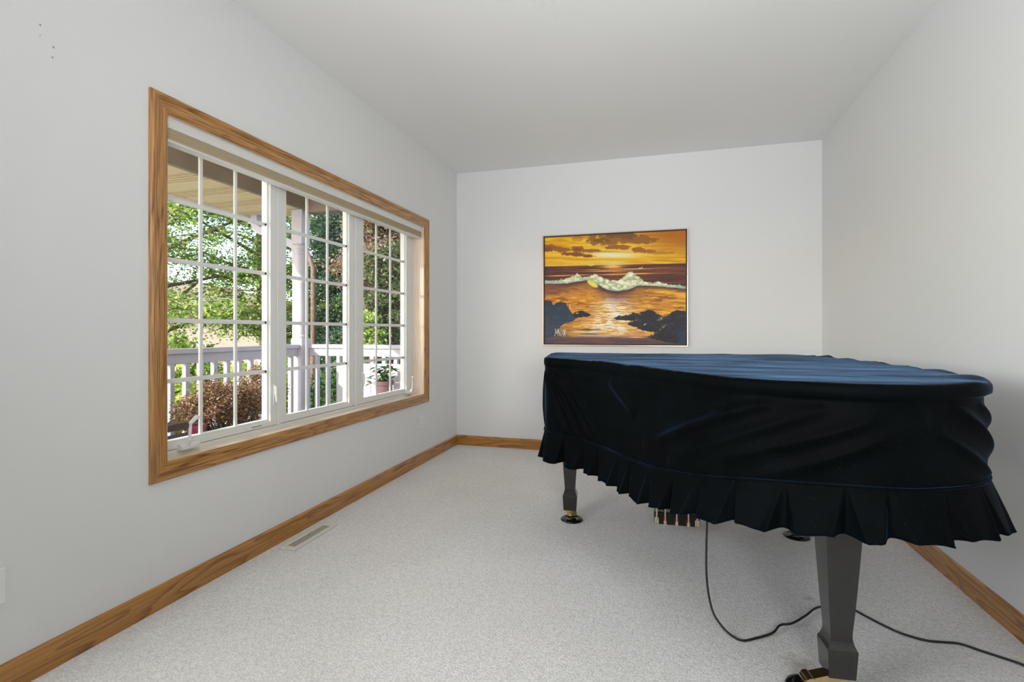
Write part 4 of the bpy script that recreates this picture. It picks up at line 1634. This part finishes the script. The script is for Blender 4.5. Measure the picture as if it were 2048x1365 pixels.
bn = thing('plank_bench', (-2.55, 4.22, -0.02), 'white planked bench back standing before the short far railing', 'bench')
xs = [-2.975, -2.80, -2.625, -2.45, -2.275]
for k in range(4):
    x0_, x1_ = xs[k] + .002, xs[k + 1] - .002
    sl = -.05 if k == 0 else 0
    pts = [(x0_ + sl, 4.235, .05), (x1_, 4.235, .05), (x1_, 4.235, .84), (x0_ + (.03 if k == 0 else 0), 4.235, .84)]
    if k == 0:
        pts = [(x0_ + sl, 4.235, .05), (x1_, 4.235, .05), (x1_, 4.235, .84), (x0_ + .05, 4.235, .84), (x0_ + .012, 4.235, .815), (x0_ + .004, 4.235, .77)]
    MB().poly(pts, (0, .025, 0)).build('back_plank', M['white_paint'], bn)
MB().box((-3.0, 3.93, .40), (-2.20, 4.23, .43), .004).build('seat', M['white_paint'], bn)
for x in (-2.95, -2.25):
    MB().box((x - .03, 3.95, -.02), (x + .03, 4.22, .40), .004).build('side_panel', M['white_paint'], bn)
pp = thing('potted_plant', (-2.385, 4.07, .43), 'small dark leafy plant in a brown pot on the white bench', 'potted plant')
MB().lathe([(.055, .43), (.060, .44), (.072, .645), (.070, .66), (.082, .665), (.084, .70), (.074, .70), (.070, .68)], (-2.385, 4.07, 0), 28).build('pot', M['pot'], pp, smooth='auto')
rg = np.random.default_rng(5)
lv, lf = [], []
stm = MB()
for k in range(46):
    a = rg.uniform(0, 2 * math.pi)
    rr_ = rg.uniform(.02, .13)
    h = rg.uniform(.01, .14) + .69 - 0.25 * max(0, rr_ - .09)
    if k < 6:
        a = math.pi + rg.normal(0, .3)
        rr_ = .11 + k * .012
        h = .74 - k * .016
    c = Vector((-2.385 + rr_ * math.cos(a), 4.07 + rr_ * math.sin(a), h))
    dirv = Vector((math.cos(a), math.sin(a), rg.uniform(-.7, .5))).normalized()
    sd2 = dirv.cross(Vector((0, 0, 1))).normalized()
    s_ = rg.uniform(.055, .09)
    i = len(lv)
    lv += [c - dirv * s_ * .6, c + sd2 * s_ * .4 + Vector((0, 0, .006)), c + dirv * s_ * .7, c - sd2 * s_ * .4 + Vector((0, 0, .006))]
    lf += [(i, i + 1, i + 2), (i, i + 2, i + 3)]
    stm.tube([(-2.385, 4.07, .68), c - dirv * s_ * .6], [.003, .0016], 4)
mesh_obj('leaves', lv, lf, M['leaf_pot'], pp)
stm.build('stems', M['leaf_pot'], pp)


# ------------------------------------------------------------------ trees and shrubs beyond the porch
def tree(name, label, base, height, crown_r, crown_z0, leafm, barkm, nl, per, lsize, seed, trunk_r=.11, spread=.17, flat=.45, droop=0.1, group='trees beyond the porch'):
    rg = np.random.default_rng(seed)
    bx, by = base
    gz = -.76
    root = thing(name, (bx, by, gz), label, 'tree', group)
    tb = MB()
    top = Vector((bx + rg.normal(0, .2), by + rg.normal(0, .2), height))
    b0 = Vector((bx, by, gz))
    tb.tube([b0, b0.lerp(top, .35) + Vector((rg.normal(0, .06), rg.normal(0, .06), 0)), b0.lerp(top, .7) + Vector((rg.normal(0, .1), rg.normal(0, .1), 0)), top],
            [trunk_r * 1.25, trunk_r, trunk_r * .6, trunk_r * .15], 10)
    tb.build('trunk', barkm, root, smooth=True)
    br = MB()
    cs = []
    for k in range(nl):
        f = (k + rg.uniform(0, 1)) / nl
        z0 = crown_z0 - .3 + f * (height - crown_z0) * .9
        t = (z0 - gz) / (height - gz)
        p0 = b0.lerp(top, t)
        a = k * 2.399 + rg.normal(0, .3)
        rr_ = crown_r * math.sqrt(max(.08, 1 - ((f - .35) / .75) ** 2)) * rg.uniform(.75, 1.1)
        p2 = p0 + Vector((math.cos(a) * rr_, math.sin(a) * rr_, rg.uniform(.0, .45) * rr_))
        p1 = p0.lerp(p2, .5) + Vector((0, 0, .10 * rr_))
        br.tube([p0, p1, p2], [trunk_r * .36, trunk_r * .2, .006], 6)
        for q in range(9):
            s = rg.uniform(.2, 1.0)
            c0 = (p0.lerp(p1, s * 2) if s < .5 else p1.lerp(p2, s * 2 - 1))
            c1 = c0 + Vector((rg.normal(0, .30), rg.normal(0, .30), rg.normal(.04, .17))) * (crown_r / 2.0)
            br.tube([c0, c1], [.011, .004], 4)
            for w in (0.3, 0.65, 1.0):
                cs.append(tuple(c0.lerp(c1, w)))
    br.build('branches', barkm, root)
    leaf_cloud('foliage', cs, per, spread, lsize, leafm, root, flat=flat, seed=seed + 50, droop=droop)
    return root


def conifer(name, label, base, height, r, leafm, seed, nl=52, per=46, lsize=.075, group='trees beyond the porch'):
    rg = np.random.default_rng(seed)
    bx, by = base
    gz = -.76
    root = thing(name, (bx, by, gz), label, 'tree', group)
    MB().tube([(bx, by, gz), (bx, by, height)], [.14, .02], 10).build('trunk', M['bark_dark'], root, smooth=True)
    br = MB()
    cs = []
    for k in range(nl):
        f = k / nl
        z = -.2 + f * (height + .1)
        a = k * 2.399
        rr_ = r * (1 - f) ** .8 * rg.uniform(.8, 1.12) + .1
        p0 = Vector((bx, by, z))
        p2 = p0 + Vector((math.cos(a) * rr_, math.sin(a) * rr_, -.12 * rr_))
        p1 = p0.lerp(p2, .5) + Vector((0, 0, .08 * rr_))
        br.tube([p0, p1, p2], [.03, .02, .005], 5)
        for q in range(14):
            s = rg.uniform(.15, 1)
            c0 = (p0.lerp(p1, s * 2) if s < .5 else p1.lerp(p2, s * 2 - 1))
            cs.append((c0.x + rg.normal(0, .12), c0.y + rg.normal(0, .12), c0.z + rg.normal(0, .05)))
    br.build('branches', M['bark_dark'], root)
    leaf_cloud('needles', cs, per, (.10, .10, .05), lsize, leafm, root, seed=seed + 9, aspect=.28, droop=.25)


tree('maple_tree', 'broad green maple filling the near sash with leaves and bare twigs', (-8.6, 6.6), 5.6, 2.7, .9, M['leaf_maple'], M['bark'], 38, 33, .062, 21)
tree('maple_tree', 'green maple standing behind the long railing left of the column', (-8.3, 9.4), 5.4, 2.3, 1.0, M['leaf_maple'], M['bark'], 30, 30, .062, 22)
tree('young_tree', 'lime green young tree behind the porch column', (-7.2, 10.6), 5.6, 1.9, .2, M['leaf_lime'], M['bark'], 34, 42, .062, 23)
conifer('blue_conifer', 'blue-green conifer seen through the middle sash', (-6.6, 9.2), 3.9, 1.05, M['leaf_conifer'], 24)
tree('purple_tree', 'purple-leaved tree seen through the top of the far sash', (-4.62, 7.9), 4.6, 0.72, 1.9, M['leaf_purple'], M['bark_dark'], 30, 40, .058, 25)
conifer('dark_conifer', 'dark evergreen filling the far sash behind the short railing', (-4.25, 7.35), 2.6, .85, M['leaf_dark'], 26, nl=44)
conifer('dark_conifer', 'dark evergreen standing furthest right behind the purple tree', (-5.2, 11.6), 5.2, 2.0, M['leaf_dark'], 27, nl=52, lsize=.09)
tree('young_tree', 'lime green sapling glowing among the dark evergreens', (-3.95, 6.5), 1.75, .24, 1.15, M['leaf_lime'], M['bark'], 7, 9, .05, 28, trunk_r=.03, spread=.07)
tk = thing('bare_trunk', (-5.1, 6.45, -.76), 'tan leaning bare trunk just behind the porch column', 'tree trunk')
MB().tube([(-5.02, 6.52, -.76), (-5.02, 6.52, .6), (-5.02, 6.52, 2.1), (-5.12, 6.5, 2.35)], [.042, .040, .037, .03], 14).build('trunk', M['bark'], tk, smooth=True)


def bush(name, label, c, rad, leafm, n, per, size, seed, group):
    rg = np.random.default_rng(seed)
    root = thing(name, (c[0], c[1], -.76), label, 'bush', group)
    st_ = MB()
    cs = []
    for k in range(n):
        v = rg.normal(0, 1, 3)
        v /= np.linalg.norm(v)
        v[2] = abs(v[2])
        s = rg.uniform(.55, 1)
        p = (c[0] + v[0] * rad[0] * s, c[1] + v[1] * rad[1] * s, -.7 + v[2] * rad[2] * s)
        cs.append(p)
        if k % 8 == 0:
            st_.tube([(c[0] + v[0] * .1, c[1] + v[1] * .1, -.76), p], [.012, .004], 4)
    st_.build('stems', M['bark_dark'], root)
    leaf_cloud('foliage', cs, per, .07, size, leafm, root, flat=.8, seed=seed + 3)


bush('hedge_bush', 'sunlit yellow-green bush behind the balusters at the near end', (-5.0, 4.2), (.7, .9, 1.45), M['leaf_hedge'], 260, 34, .075, 31, 'bushes below the porch')
bush('hedge_bush', 'sunlit yellow-green bush behind the middle balusters', (-5.1, 5.6), (.7, .9, 1.5), M['leaf_hedge'], 260, 34, .075, 32, 'bushes below the porch')
bush('hedge_bush', 'dark green bush at the left edge behind the long railing', (-5.9, 4.4), (.6, .7, 1.7), M['leaf_hedge_dark'], 200, 30, .075, 33, 'bushes below the porch')
bush('hedge_bush', 'shaded dark green bush behind the short far railing', (-3.9, 6.0), (1.0, .6, 1.5), M['leaf_hedge_dark'], 300, 30, .065, 34, 'bushes below the porch')
bush('hedge_bush', 'grey-green bush just right of the porch column', (-4.9, 7.3), (.8, .7, 1.9), M['leaf_conifer'], 260, 34, .07, 35, 'bushes below the porch')
bush('hedge_bush', 'bright bush standing beyond the rail behind the dried shrub', (-7.2, 6.2), (.9, 1.0, 1.75), M['leaf_maple'], 260, 30, .085, 36, 'bushes below the porch')
bush('hedge_bush', 'yellow-green bush just left of the porch column', (-5.6, 7.0), (.6, .6, 1.7), M['leaf_lime'], 220, 30, .07, 37, 'bushes below the porch')

# house across the street
hs = thing('neighbour_house', (-19, 17, -.76), 'pink-beige neighbouring house showing between the maple leaves', 'house')
Hx, Hy = -19.0, 17.0
hm = Matrix.Translation((Hx, Hy, -.76)) @ Matrix.Rotation(R(-42), 4, 'Z')
MB().box((-7, -3, 0), (7, 3, 2.7), 0, hm).build('wall', M['house_wall'], hs)
MB().poly([hm @ Vector(p) for p in ((-7.4, -3.5, 2.7), (-7.4, 3.5, 2.7), (-7.4, 0, 3.4))], (hm.to_3x3() @ Vector((14.8, 0, 0)))).build('roof', M['house_roof'], hs)
for x in (-5.2, -2.2, 4.6):
    w_ = MB().box((x - .8, -3.08, 1.2), (x + .8, -2.98, 2.6), 0, hm).build('window', M['house_trim'], hs)
    MB().box((x - .7, -3.12, 1.3), (x + .7, -3.06, 2.5), 0, hm).build('pane', M['house_glass'], w_)
MB().box((.2, -3.08, 0), (3.2, -2.98, 2.4), 0, hm).build('garage_door', M['house_trim'], hs)
